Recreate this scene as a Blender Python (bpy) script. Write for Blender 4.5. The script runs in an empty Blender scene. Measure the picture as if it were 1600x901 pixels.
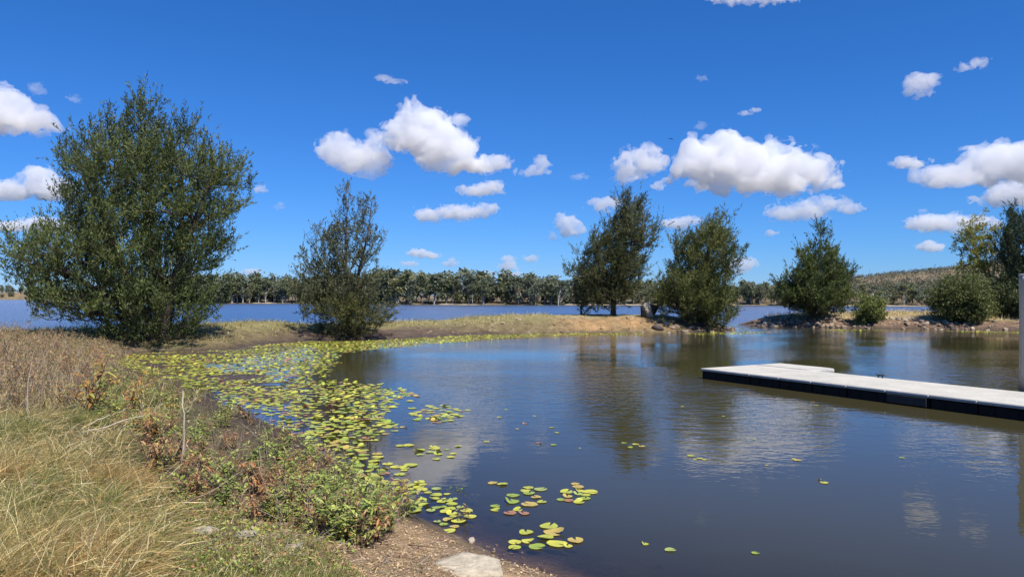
import bpy, math
import numpy as np
from mathutils import Vector

SKIP = set()
sc = bpy.context.scene
COL = sc.collection

# ------------------------------------------------------------------ camera
HC = 2.6                 # eye height above the water
F = 1143.0               # focal length in pixels of the 1600 px wide photograph
HY = 465.0               # row of the horizon
cam_d = bpy.data.cameras.new('camera')
cam = bpy.data.objects.new('camera', cam_d)
COL.objects.link(cam)
cam.location = (0, 0, HC)
cam.rotation_euler = (math.radians(90), 0, 0)
cam_d.sensor_width = 36.0
cam_d.lens = 36.0 * F / 1600.0
cam_d.shift_y = (HY - 450.5) / 1600.0
cam_d.clip_start = 0.1
cam_d.clip_end = 80000
sc.camera = cam

# ------------------------------------------------------------------ light
SUN_EL, SUN_AZ = 57.0, 148.0       # azimuth clockwise from the view direction (+Y)
world = bpy.data.worlds.new('World')
sc.world = world
world.use_nodes = True
wn = world.node_tree
for n in list(wn.nodes):
    wn.nodes.remove(n)
sky = wn.nodes.new('ShaderNodeTexSky')
sky.sky_type = 'NISHITA'
sky.sun_disc = False
sky.sun_elevation = math.radians(SUN_EL)
sky.sun_rotation = math.radians(SUN_AZ)
sky.altitude = 0
sky.air_density = 1.0
sky.dust_density = 0.0
sky.ozone_density = 6.0
sep = wn.nodes.new('ShaderNodeSeparateColor')      # colour response of the phone camera: deep saturated blue
cmb = wn.nodes.new('ShaderNodeCombineColor')
wn.links.new(sky.outputs[0], sep.inputs[0])
SKY_S = 0.125
EXPO = 0.42
for k_, (g_, m_) in enumerate(((1.286, 0.375), (0.991, 0.60), (0.964, 1.06))):
    pw = wn.nodes.new('ShaderNodeMath')
    pw.operation = 'POWER'
    pw.inputs[1].default_value = g_
    ml = wn.nodes.new('ShaderNodeMath')
    ml.operation = 'MULTIPLY'
    ml.inputs[1].default_value = m_ * SKY_S ** (g_ - 1) / 2 ** EXPO
    wn.links.new(sep.outputs[k_], pw.inputs[0])
    wn.links.new(pw.outputs[0], ml.inputs[0])
    wn.links.new(ml.outputs[0], cmb.inputs[k_])
bg = wn.nodes.new('ShaderNodeBackground')
bg.inputs['Strength'].default_value = SKY_S
wo = wn.nodes.new('ShaderNodeOutputWorld')
wn.links.new(cmb.outputs[0], bg.inputs['Color'])
wn.links.new(bg.outputs[0], wo.inputs['Surface'])

sun_d = bpy.data.lights.new('sun', 'SUN')
sun_d.energy = 4.8
sun_d.angle = math.radians(0.53)
sun_d.color = (1.0, 0.95, 0.87)
sun = bpy.data.objects.new('sun', sun_d)
COL.objects.link(sun)
el, az = math.radians(SUN_EL), math.radians(SUN_AZ)
SUNV = Vector((math.sin(az) * math.cos(el), math.cos(az) * math.cos(el), math.sin(el)))
sun.rotation_euler = SUNV.to_track_quat('Z', 'Y').to_euler()
sun.location = (30, 20, 60)

sc.view_settings.view_transform = 'Standard'
sc.view_settings.look = 'None'
sc.view_settings.exposure = EXPO
sc.view_settings.gamma = 1.0
sc.view_settings.use_curve_mapping = False
sc.cycles.max_bounces = 16
sc.cycles.diffuse_bounces = 3
sc.cycles.glossy_bounces = 3
sc.cycles.transmission_bounces = 3
sc.cycles.transparent_max_bounces = 12
sc.cycles.volume_bounces = 16
sc.cycles.use_denoising = True
sc.cycles.caustics_reflective = False
sc.cycles.caustics_refractive = False

# ------------------------------------------------------------------ numeric helpers
R0 = np.random.default_rng(7)
_perm = R0.permutation(4096)
_val = R0.random(4096)


def vnoise(p):
    """value noise 0..1 for (n,3) points"""
    i = np.floor(p).astype(np.int64)
    f = p - i
    f = f * f * f * (f * (f * 6 - 15) + 10)

    def h(a, b, c):
        return _val[_perm[(_perm[(_perm[a & 4095] + b) & 4095] + c) & 4095]]
    x, y, z = i[:, 0], i[:, 1], i[:, 2]
    u, v, w = f[:, 0], f[:, 1], f[:, 2]
    a = h(x, y, z) * (1 - u) + h(x + 1, y, z) * u
    b = h(x, y + 1, z) * (1 - u) + h(x + 1, y + 1, z) * u
    c = h(x, y, z + 1) * (1 - u) + h(x + 1, y, z + 1) * u
    d = h(x, y + 1, z + 1) * (1 - u) + h(x + 1, y + 1, z + 1) * u
    return (a * (1 - v) + b * v) * (1 - w) + (c * (1 - v) + d * v) * w


def fbm(p, octv=4, gain=0.5):
    s, a, t = 0, 1.0, 0
    for k in range(octv):
        s = s + a * vnoise(p * (2.03 ** k) + 17.3 * k)
        t += a
        a *= gain
    return s / t


def fbm2(x, y, fr, octv=3, seed=0.0):
    x = np.asarray(x, float)
    y = np.asarray(y, float)
    return fbm(np.stack([x.ravel() * fr, y.ravel() * fr, np.full(x.size, seed + 0.5)], 1), octv).reshape(x.shape)


def sstep(a, b, x):
    t = np.clip((x - a) / (b - a), 0, 1)
    return t * t * (3 - 2 * t)


def unit(v):
    return v / np.maximum(np.linalg.norm(v, axis=-1, keepdims=True), 1e-9)


def inpoly(px, py, poly):
    px = np.asarray(px, float)
    py = np.asarray(py, float)
    r = np.zeros(px.shape, bool)
    n = len(poly)
    for i in range(n):
        x0, y0 = poly[i]
        x1, y1 = poly[(i + 1) % n]
        if y0 == y1:
            continue
        c = ((y0 > py) != (y1 > py)) & (px < (x1 - x0) * (py - y0) / (y1 - y0) + x0)
        r ^= c
    return r


def polydist(x, y, poly):
    """signed distance, positive inside"""
    d = np.full(x.shape, 1e18)
    n = len(poly)
    for i in range(n):
        x0, y0 = poly[i]
        x1, y1 = poly[(i + 1) % n]
        ex, ey = x1 - x0, y1 - y0
        t = np.clip(((x - x0) * ex + (y - y0) * ey) / (ex * ex + ey * ey + 1e-12), 0, 1)
        d = np.minimum(d, (x - x0 - t * ex) ** 2 + (y - y0 - t * ey) ** 2)
    d = np.sqrt(d)
    return np.where(inpoly(x, y, poly), d, -d)


# ------------------------------------------------------------------ object helpers
def props(o, label=None, cat=None, group=None, kind=None):
    if label:
        o['label'] = label
    if cat:
        o['category'] = cat
    if group:
        o['group'] = group
    if kind:
        o['kind'] = kind
    return o


def make_mesh(name, V, faces, mat=None, col=None, smooth=False, attrs=None):
    """V (n,3); faces: list of (m,k) index arrays"""
    me = bpy.data.meshes.new(name)
    V = np.asarray(V, np.float32)
    me.vertices.add(len(V))
    me.vertices.foreach_set('co', V.ravel())
    faces = [np.asarray(f, np.int32) for f in faces if len(f)]
    tot = np.concatenate([np.full(len(f), f.shape[1], np.int32) for f in faces])
    idx = np.concatenate([f.ravel() for f in faces])
    start = np.concatenate([[0], np.cumsum(tot)[:-1]]).astype(np.int32)
    me.loops.add(len(idx))
    me.loops.foreach_set('vertex_index', idx)
    me.polygons.add(len(tot))
    me.polygons.foreach_set('loop_start', start)
    me.polygons.foreach_set('loop_total', tot)
    if smooth:
        me.polygons.foreach_set('use_smooth', np.ones(len(tot), bool))
    me.update(calc_edges=True)
    if col is not None:
        c = np.ones((len(V), 4), np.float32)
        c[:, :3] = col
        a = me.color_attributes.new('Col', 'FLOAT_COLOR', 'POINT')
        a.data.foreach_set('color', c.ravel())
    for k, v in (attrs or {}).items():
        a = me.attributes.new(k, 'FLOAT', 'POINT')
        a.data.foreach_set('value', np.asarray(v, np.float32))
    if mat is not None:
        me.materials.append(mat)
    me.validate()
    return me


def link(name, me, parent=None, loc=None, rz=None, scale=None):
    o = bpy.data.objects.new(name, me)
    COL.objects.link(o)
    if parent is not None:
        o.parent = parent
    if loc is not None:
        o.location = loc
    if rz is not None:
        o.rotation_euler = (0, 0, rz) if np.isscalar(rz) else rz
    if scale is not None:
        o.scale = (scale,) * 3 if np.isscalar(scale) else scale
    return o


class Geo:
    """collects vertices, faces and colours"""
    def __init__(s):
        s.V, s.F, s.C, s.n = [], {}, [], 0

    def add(s, V, Fs, col):
        V = np.asarray(V, float).reshape(-1, 3)
        s.V.append(V)
        c = np.empty((len(V), 3))
        c[:] = col
        s.C.append(c)
        for f in Fs:
            f = np.asarray(f)
            if len(f):
                s.F.setdefault(f.shape[1], []).append(f + s.n)
        s.n += len(V)

    def mesh(s, name, mat, smooth=False):
        return make_mesh(name, np.concatenate(s.V), [np.concatenate(v) for v in s.F.values()],
                         mat, np.concatenate(s.C), smooth)


def perp(d, rng):
    r = rng.normal(size=d.shape)
    return unit(np.cross(d, r))


def leaf_quads(P, d, L, W, rng, wdir=None, mid=0.5):
    """rhombic leaves: base P, direction d, length L, width W"""
    n = len(P)
    w = perp(d, rng) if wdir is None else wdir
    L = np.broadcast_to(L, n)[:, None]
    W = np.broadcast_to(W, n)[:, None]
    m = P + d * L * mid
    V = np.stack([P, m + w * W / 2, P + d * L, m - w * W / 2], 1).reshape(-1, 3)
    Fq = np.arange(n * 4).reshape(n, 4)
    return V, Fq


def blades(P, d0, L, W, bend, rng, seg=3):
    """curved ribbons (grass): base P, start direction d0, bend vector added along the length"""
    n = len(P)
    L = np.broadcast_to(L, n)[:, None]
    W = np.broadcast_to(W, n)[:, None]
    w = unit(np.cross(d0, rng.normal(size=(n, 3)) * [1, 1, 0.2]))
    rows = []
    p = P.copy()
    d = d0.copy()
    for k in range(seg + 1):
        t = k / seg
        ww = w * W * (1 - t) * 0.5
        if k == seg:
            rows.append(p[:, None])
        else:
            rows.append(np.stack([p - ww, p + ww], 1))
        d = unit(d + bend / seg)
        p = p + d * L / seg
    V = np.concatenate(rows, 1)
    k = V.shape[1]
    base = (np.arange(n) * k)[:, None]
    quads = [base + np.array([2 * i, 2 * i + 1, 2 * i + 3, 2 * i + 2]) for i in range(seg - 1)]
    tri = base + np.array([2 * seg - 2, 2 * seg - 1, 2 * seg])
    return V.reshape(-1, 3), (np.concatenate(quads) if quads else np.zeros((0, 4), int)), tri, k


def frusta(A, B, ra, rb, n=5):
    """open tapered tubes between points"""
    d = unit(B - A)
    ref = np.where(np.abs(d[:, 2:3]) > 0.9, np.array([[1.0, 0, 0]]), np.array([[0, 0, 1.0]]))
    u = unit(np.cross(d, ref))
    v = np.cross(d, u)
    a = np.arange(n) * 2 * math.pi / n
    ring = u[:, None] * np.cos(a)[None, :, None] + v[:, None] * np.sin(a)[None, :, None]
    VA = A[:, None] + ring * np.asarray(ra)[:, None, None]
    VB = B[:, None] + ring * np.asarray(rb)[:, None, None]
    V = np.concatenate([VA, VB], 1).reshape(-1, 3)
    base = (np.arange(len(A)) * 2 * n)[:, None]
    q = []
    for i in range(n):
        j = (i + 1) % n
        q.append(base + np.array([i, j, n + j, n + i]))
    return V, np.concatenate(q)


def tube(pts, rad, n=6, cap=True):
    """one smooth tube along a polyline"""
    pts = np.asarray(pts, float)
    m = len(pts)
    rad = np.broadcast_to(rad, m)
    t = unit(np.gradient(pts, axis=0))
    ref = np.array([0, 0, 1.0]) if abs(t[0, 2]) < 0.9 else np.array([1.0, 0, 0])
    V = []
    for i in range(m):
        u = unit(np.cross(t[i], ref))
        v = np.cross(t[i], u)
        a = np.arange(n) * 2 * math.pi / n
        V.append(pts[i] + rad[i] * (np.cos(a)[:, None] * u + np.sin(a)[:, None] * v))
    V = np.concatenate(V)
    q = []
    for i in range(m - 1):
        for k in range(n):
            k2 = (k + 1) % n
            q.append([i * n + k, i * n + k2, (i + 1) * n + k2, (i + 1) * n + k])
    fs = [np.array(q)]
    if cap:
        V = np.concatenate([V, pts[:1], pts[-1:]])
        a, b = m * n, m * n + 1
        fs.append(np.array([[a, (k + 1) % n, k] for k in range(n)] +
                           [[b, (m - 1) * n + k, (m - 1) * n + (k + 1) % n] for k in range(n)]))
    return V, fs


# icosphere template
def ico(sub):
    import bmesh
    bm = bmesh.new()
    bmesh.ops.create_icosphere(bm, subdivisions=sub, radius=1)
    V = np.array([v.co[:] for v in bm.verts])
    Fc = np.array([[v.index for v in f.verts] for f in bm.faces])
    bm.free()
    return V, Fc


ICO1, ICO2, ICO3 = ico(1), ico(2), ico(3)


def stone_mesh(name, seed, mat, col, flat=0.6, sub=2, rough=0.35, cut=5):
    rng = np.random.default_rng(seed)
    V, Fc = (ICO2 if sub == 2 else ICO3 if sub == 3 else ICO1)
    V = V.copy()
    for k in range(cut):                                  # flat facets
        n = unit(rng.normal(size=3))
        c = rng.uniform(0.45, 0.8)
        s = V @ n - c
        V = V - np.maximum(s, 0)[:, None] * n
    V = V * (1 + rough * (fbm(V * 1.7 + seed * 3.1, 3)[:, None] - 0.5))
    V = V * np.array([1, rng.uniform(0.65, 1), flat])
    c = np.array(col) * (0.8 + 0.4 * fbm(V * 2.5 + seed, 3))[:, None]
    return make_mesh(name, V, [Fc], mat, c, smooth=sub == 3)


# ------------------------------------------------------------------ materials
def nt(name):
    m = bpy.data.materials.new(name)
    m.use_nodes = True
    t = m.node_tree
    for n in list(t.nodes):
        t.nodes.remove(n)
    out = t.nodes.new('ShaderNodeOutputMaterial')
    return m, t, out


def N(t, typ, **kw):
    n = t.nodes.new(typ)
    for k, v in kw.items():
        if k.startswith('_'):
            setattr(n, k[1:], v)
        else:
            n.inputs[k.replace('__', ' ')].default_value = v
    return n


def noise(t, scale, detail=4, rough=0.55, vec=None, dist=0.0):
    n = N(t, 'ShaderNodeTexNoise')
    n.inputs['Scale'].default_value = scale
    n.inputs['Detail'].default_value = detail
    n.inputs['Roughness'].default_value = rough
    n.inputs['Distortion'].default_value = dist
    if vec is not None:
        t.links.new(vec, n.inputs['Vector'])
    return n


def ramp(t, fac, stops):
    r = t.nodes.new('ShaderNodeValToRGB')
    e = r.color_ramp.elements
    while len(e) < len(stops):
        e.new(0.5)
    for k, (p, c) in enumerate(stops):
        e[k].position = p
        e[k].color = (c[0], c[1], c[2], 1) if hasattr(c, '__len__') else (c, c, c, 1)
    t.links.new(fac, r.inputs[0])
    return r


def mixc(t, a, b, fac, mode='MIX'):
    m = t.nodes.new('ShaderNodeMix')
    m.data_type = 'RGBA'
    m.blend_type = mode
    for s, v in ((m.inputs[0], fac), (m.inputs[6], a), (m.inputs[7], b)):
        if hasattr(v, 'is_linked'):
            t.links.new(v, s)
        elif hasattr(v, '__len__'):
            s.default_value = (v[0], v[1], v[2], 1)
        else:
            s.default_value = v
    return m.outputs[2]


def math_(t, op, a, b=None):
    m = t.nodes.new('ShaderNodeMath')
    m.operation = op
    for k, v in enumerate((a, b)):
        if v is None:
            continue
        if hasattr(v, 'is_linked'):
            t.links.new(v, m.inputs[k])
        else:
            m.inputs[k].default_value = v
    return m.outputs[0]


def mat_vcol(name, rough=0.8, spec=0.2, transl=0.0, nscale=0, namp=0.3, bump=0.0, bscale=30, coord='Object'):
    """vertex colour with procedural grain; optional translucency for leaves"""
    m, t, out = nt(name)
    a = N(t, 'ShaderNodeVertexColor', _layer_name='Col')
    c = a.outputs[0]
    tc = N(t, 'ShaderNodeTexCoord')
    if nscale:
        nz = noise(t, nscale, 5, 0.6, tc.outputs[coord])
        r = ramp(t, nz.outputs[0], [(0.25, 1 - namp), (0.75, 1 + namp)])
        c = mixc(t, c, r.outputs[0], 1.0, 'MULTIPLY')
    p = N(t, 'ShaderNodeBsdfPrincipled')
    t.links.new(c, p.inputs['Base Color'])
    p.inputs['Roughness'].default_value = rough
    p.inputs['Specular IOR Level'].default_value = spec
    if bump:
        nb = noise(t, bscale, 5, 0.65, tc.outputs[coord])
        b = N(t, 'ShaderNodeBump')
        b.inputs['Strength'].default_value = bump
        b.inputs['Distance'].default_value = 0.05
        t.links.new(nb.outputs[0], b.inputs['Height'])
        t.links.new(b.outputs[0], p.inputs['Normal'])
    sh = p.outputs[0]
    if transl:
        tr = N(t, 'ShaderNodeBsdfTranslucent')
        t.links.new(c, tr.inputs[0])
        mx = N(t, 'ShaderNodeMixShader')
        mx.inputs[0].default_value = transl
        t.links.new(p.outputs[0], mx.inputs[1])
        t.links.new(tr.outputs[0], mx.inputs[2])
        sh = mx.outputs[0]
    t.links.new(sh, out.inputs['Surface'])
    return m


M_NEEDLE = mat_vcol('needle_foliage', 0.55, 0.25, 0.30)
M_LEAF = mat_vcol('leaf_foliage', 0.5, 0.3, 0.30)
M_GRASS = mat_vcol('grass_blades', 0.6, 0.25, 0.30)
M_BARK = mat_vcol('bark', 0.9, 0.1, 0, 6, 0.35, 0.6, 25)
M_TWIG = mat_vcol('dry_twig', 0.85, 0.15, 0, 12, 0.3)
M_STONE = mat_vcol('stone', 0.85, 0.2, 0, 4, 0.35, 0.5, 9)
M_PAD = mat_vcol('lily_pad', 0.45, 0.35, 0.12, 9, 0.18)

# ------------------------------------------------------------------ terrain
NEAR_LAND = [(60, -2), (20, 1.5), (8, 3.6), (4, 4.9), (1.6, 6.05), (0.5, 6.75), (0, 7.2), (-0.71, 8.1), (-1.43, 9.1),
             (-2.27, 10.8), (-3.7, 13.2), (-5.6, 16), (-8.97, 20.5), (-13.5, 25.8), (-17, 30), (-18.6, 33.6),
             (-16.5, 35.2), (-13.6, 36.4), (-14.2, 41.5), (-12.6, 45.2), (-9.6, 45.9), (-7.4, 47.4), (-3.6, 52),
             (2.3, 53.4), (9.5, 54.5), (12.5, 55), (16.5, 57), (18, 59.5), (18.2, 62.5), (16, 65.5), (9, 67),
             (0, 66), (-8, 63), (-15, 57), (-21, 50), (-27, 44), (-36, 38), (-60, 34), (-120, 30), (-400, 20),
             (-9000, -100), (-9000, -9000), (9000, -9000), (9000, -300)]
RIGHT_LAND = [(21.5, 69.5), (25.5, 65.6), (30, 63), (34.5, 60.8), (40.8, 58), (50, 56), (90, 50), (400, 40),
              (400, 120), (95, 80), (60, 79), (40, 77), (30, 76), (24, 74)]
_fs = [(-2500, 1500), (-300, 1100), (0, 1000), (105, 900), (135, 450), (250, 390), (340, 335), (500, 330), (620, 272),
       (760, 265), (900, 258), (1140, 247), (1300, 228), (1440, 218), (1600, 205), (2200, 180), (4500, 150)]
FAR_SHORE = [((p - 800) / F * d, d) for p, d in _fs]
FAR_LAND = FAR_SHORE + [(3000, 120), (9000, 100), (9000, 9000), (-9000, 9000), (-9000, 1600)]
# the floating mat of lily pads, as a region of the pond (metres)
def gp(px, py, z=0.0):
    D = (HC - z) * F / (py - HY)
    return ((px - 800) / F * D, D)
MAT_PX = [(165, 568), (200, 552), (300, 549), (400, 541), (470, 533), (545, 533), (620, 529.5), (720, 523.5), (850, 521.5),
          (1010, 520.5), (880, 524), (760, 530), (640, 542), (562, 549), (527, 552), (535, 572), (498, 592),
          (600, 600), (642, 623), (602, 641), (590, 655), (612, 672), (588, 700), (605, 722), (640, 770), (650, 800),
          (600, 790), (540, 745), (470, 700), (390, 655), (300, 612)]
MAT = [gp(*p) for p in MAT_PX]


def zf(x, y, full=False):
    x = np.asarray(x, float)
    y = np.asarray(y, float)
    wob = (fbm2(x, y, 0.55, 3, 3.0) - 0.5) * 1.1 + (fbm2(x, y, 2.2, 2, 8.0) - 0.5) * 0.35
    r = np.hypot(x, y)
    wob = wob * np.clip(r / 25, 0.25, 1.0)
    dn = polydist(x, y, NEAR_LAND) + wob
    dr = polydist(x, y, RIGHT_LAND) + wob
    df = polydist(x, y, FAR_LAND) + wob * 3
    az = np.degrees(np.arctan2(x, np.maximum(y, 1e-3)))
    px = 800 + F * x / np.maximum(y, 1.0)
    spit = sstep(38, 48, y)
    # near land
    flat = sstep(-17, -13, x) * (1 - sstep(-6, -2, x)) * spit         # the mud flat beside the second tree
    w = 2.0 + 3.0 * flat + 0.6 * (1 - spit)
    H = 1.0 + 0.14 * spit
    zn = H * (1 - np.exp(-np.maximum(dn, 0) / w))
    # undercut step of the bare eroded bank
    ero = sstep(-3, 2, x) * (1 - sstep(12, 14, x)) * spit
    zn = zn + ero * 0.12 * sstep(1.2, 2.0, dn + (fbm2(x, y, 0.9, 3, 1.0) - 0.5) * 1.5)
    zr = 1.15 * (1 - np.exp(-np.maximum(dr, 0) / 2.0))
    zfar = 1.2 * (1 - np.exp(-np.maximum(df, 0) / 6.0)) + 3.0 * sstep(40, 400, df)
    # hills beyond the far shore
    hp = np.interp(px, [-400, 0, 110, 200, 1000, 1120, 1200, 1340, 1420, 1500, 1600, 1800, 2400],
                   [10, 8, 7, 2, 2, 6, 11, 25, 31, 36, 43, 52, 60])
    hp = np.where(y > 1, hp, 5.0)
    hill = hp * 1400 / F * sstep(330, 1400, r) * (1 + 0.18 * (fbm2(x, y, 0.006, 4, 5.0) - 0.5))
    zfar = zfar + np.where(df > 0, hill, 0)
    land = np.maximum(np.maximum(dn, dr), df)
    z = np.where(dn >= np.maximum(dr, df), zn, np.where(dr >= df, zr, zfar))
    # bottom of the water
    zb = -np.minimum(0.16 * np.maximum(-land, 0) ** 1.05, 2.6)
    shal = np.minimum(zb, 0)
    md = polydist(x, y, MAT)
    left = sstep(-1.0, 1.2, md) * (1 - sstep(-3.5, -1.5, x + 0.12 * (y - 10))) 
    mudz = 0.040 + 0.03 * (1 - sstep(-12, -5, x + 0.2 * (y - 20))) - 0.075 * fbm2(x, y, 0.8, 3, 12.0) - 0.02 * sstep(0.5, 4, -land)
    zb = np.where(land < 0, shal * (1 - left) + np.maximum(shal, mudz) * left, 0)
    z = np.where(land > 0, z, zb)
    # unevenness of the land
    z = z + spit * sstep(0.1, 1.0, dn) * (1 - sstep(60, 62, r)) * ((fbm2(x, y, 1.5, 3, 61.0) - 0.5) * 0.30)
    amp = sstep(0.2, 2.5, land) * np.where(r < 30, 0.10, 0.16)
    z = z + amp * (fbm2(x, y, 0.9, 4, 20.0) - 0.5) * 1.2 + sstep(-0.5, 0.8, land) * 0.05 * (fbm2(x, y, 4.0, 3, 30.0) - 0.5)
    if full:
        return z, land, dn, dr, df, px, r, spit, ero, flat
    return z


def zf1(x, y):
    return float(zf(np.array([x]), np.array([y]))[0])


def pix(px, py, it=7):
    """ground points seen at photograph pixels (arrays)"""
    px = np.asarray(px, float)
    py = np.asarray(py, float)
    z = np.zeros(px.shape)
    for k in range(it):
        D = (HC - z) * F / np.maximum(py - HY, 1.0)
        x = (px - 800) / F * D
        zn = np.clip(zf(x, D), -0.02, 2.0)
        z = z + 0.6 * (zn - z)
    D = (HC - z) * F / np.maximum(py - HY, 1.0)
    x = (px - 800) / F * D
    return x, D, zf(x, D)


def polar_grid(r, a):
    Rr, A = np.meshgrid(r, a, indexing='ij')
    X, Y = Rr * np.sin(A), Rr * np.cos(A)
    nr, na = Rr.shape
    i = np.arange(nr * na).reshape(nr, na)
    q = np.stack([i[:-1, :-1], i[:-1, 1:], i[1:, 1:], i[1:, :-1]], -1).reshape(-1, 4)
    return X.ravel(), Y.ravel(), q


r1 = np.geomspace(0.9, 44, 220)
r2 = np.arange(44.25, 80, 0.27)
r3 = np.geomspace(81, 8000, 120)
rr = np.concatenate([r1, r2, r3])
aa = np.radians(np.concatenate([np.linspace(-180, -46, 40)[:-1], np.linspace(-46, 44, 265), np.linspace(44, 180, 40)[1:]]))
X, Y, Q = polar_grid(rr, aa)
Z, land, dn, dr, df, PX, RR, spit, ero, flat = zf(X, Y, True)


def lerp(a, b, t):
    return a * (1 - t[:, None]) + np.array(b) * t[:, None]


n1 = fbm2(X, Y, 0.35, 4, 41.0)
n2 = fbm2(X, Y, 1.6, 4, 42.0)
C = np.tile(np.array([0.21, 0.165, 0.085]), (len(X), 1))                      # litter and dry soil
C = lerp(C, (0.15, 0.145, 0.06), sstep(0.45, 0.62, n1) * (RR < 40))            # greener turf
C = lerp(C, (0.30, 0.24, 0.13), sstep(0.55, 0.7, n2) * 0.7)
sand = sstep(2.0, 0.2, np.hypot((X + 0.75) / 1.5, (Y - 6.9) / 1.5)) if False else 1 - sstep(0.5, 1.4, np.hypot((X + 0.75) / 2.0, (Y - 6.7) / 1.7))
C = lerp(C, (0.52, 0.355, 0.20), sand)
C = lerp(C, (0.36, 0.29, 0.155), spit * sstep(2.0, 3.2, dn) * 0.9)             # straw top of the spit
C = lerp(C, (0.27, 0.24, 0.10), spit * (1 - sstep(2, 5, X)) * sstep(1.2, 2.4, dn) * 0.7)
C = lerp(C, (0.42, 0.26, 0.125), ero * sstep(2, 6, X) * sstep(0.1, 0.5, dn) * (1 - sstep(2.2, 3.6, dn + (n2 - 0.5) * 3)) * (0.45 + 0.55 * sstep(0.38, 0.55, n1)))   # orange eroded bank
C = lerp(C, (0.14, 0.10, 0.075), flat * (1 - sstep(1.5, 4.0, dn + (n2 - 0.5) * 3)) * 0.95)
C = lerp(C, (0.38, 0.30, 0.17), (dr > -1) * sstep(1.5, 2.6, dr))
C = lerp(C, (0.25, 0.165, 0.11), (dr > -1) * (1 - sstep(1.2, 2.2, dr)))
near_ = (RR < 32) * (X < -1.2)
mudw = (land > -50) * (df < -20) * (1 - sstep(0.12 + 0.3 * near_, 0.75 + 1.6 * near_, land + (n2 - 0.5) * 0.8))
C = lerp(C, (0.115, 0.085, 0.062), mudw * (1 - 0.75 * ero) * (1 - 0.5 * sand))
under = sstep(0.0, 0.6, -land)
C = lerp(C, (0.115, 0.082, 0.06), under * (df < -20))
C = lerp(C, (0.46, 0.38, 0.26), (df > -3) * 1.0)
C = lerp(C, (0.17, 0.13, 0.075), (df > -3) * sstep(1.2, 3, df))
hb = (df > -3) * sstep(350, 600, RR)
C = lerp(C, (0.25, 0.185, 0.115), hb * sstep(0.40, 0.55, fbm2(X, Y, 0.012, 4, 50.0)))
C = lerp(C, (0.15, 0.125, 0.07), hb * (1 - sstep(0.40, 0.55, fbm2(X, Y, 0.012, 4, 50.0))))

M_GROUND, t, out = nt('bare_ground')
a = N(t, 'ShaderNodeVertexColor', _layer_name='Col')
geo = N(t, 'ShaderNodeNewGeometry')
na = noise(t, 1.9, 9, 0.72, geo.outputs['Position'])
nb = noise(t, 14.0, 6, 0.7, geo.outputs['Position'])
nc = noise(t, 55.0, 4, 0.7, geo.outputs['Position'])
c = mixc(t, a.outputs[0], ramp(t, na.outputs[0], [(0.33, 0.58), (0.68, 1.38)]).outputs[0], 1.0, 'MULTIPLY')
c = mixc(t, c, ramp(t, nb.outputs[0], [(0.3, 0.62), (0.68, 1.35)]).outputs[0], 1.0, 'MULTIPLY')
p = N(t, 'ShaderNodeBsdfPrincipled', Roughness=0.95)
p.inputs['Specular IOR Level'].default_value = 0.12
t.links.new(c, p.inputs['Base Color'])
sz = N(t, 'ShaderNodeSeparateXYZ')
t.links.new(geo.outputs['Position'], sz.inputs[0])
t.links.new(ramp(t, math_(t, 'MULTIPLY', sz.outputs[2], 10.0), [(0.1, 0.42), (0.9, 0.95)]).outputs[0], p.inputs['Roughness'])
hsum = math_(t, 'ADD', math_(t, 'MULTIPLY', nb.outputs[0], 1.0), math_(t, 'MULTIPLY', nc.outputs[0], 0.4))
hsum = math_(t, 'ADD', hsum, math_(t, 'MULTIPLY', na.outputs[0], 2.5))
b = N(t, 'ShaderNodeBump', Strength=1.0, Distance=0.08)
t.links.new(hsum, b.inputs['Height'])
t.links.new(b.outputs[0], p.inputs['Normal'])
t.links.new(p.outputs[0], out.inputs['Surface'])

ground = link('ground', make_mesh('ground', np.stack([X, Y, Z], 1), [Q], M_GROUND, C, smooth=True))
props(ground, 'earth bank, narrow spit, far shore and hill around the water', None, None, 'structure')

# ------------------------------------------------------------------ water
rw = np.concatenate([np.geomspace(3.5, 44, 120), np.arange(44.6, 80, 0.7), np.geomspace(81, 8000, 90)])
aw = np.radians(np.concatenate([np.linspace(-180, -46, 24)[:-1], np.linspace(-46, 44, 180), np.linspace(44, 180, 24)[1:]]))
WX, WY, WQ = polar_grid(rw, aw)
wz, wl, wdn, wdr, wdf, wpx, wr, _, _, _ = zf(WX, WY, True)
depth = np.maximum(-wz, 0)
turb = 1 - np.exp(-depth / 0.20)
lake = sstep(62, 80, WY) + 0 * WX
lake = np.maximum(lake, (WX < -24) * sstep(40, 46, WY))
mdist = polydist(WX, WY, MAT)
calm = sstep(-2.5, 0.5, mdist)
calm = np.maximum(calm, 1 - sstep(0.3, 4.5, -wl) * 1.0)
rip = (0.05 + 0.95 * sstep(9, 24, WY + 0.25 * WX)) * (1 - 0.85 * calm * (lake < 0.3))
rip = rip * (0.22 + 1.35 * sstep(0.35, 0.65, fbm2(WX, WY * 1.6, 0.11, 3, 70.0)))
rip = rip * (1 - lake) + lake * 1.0

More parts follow.
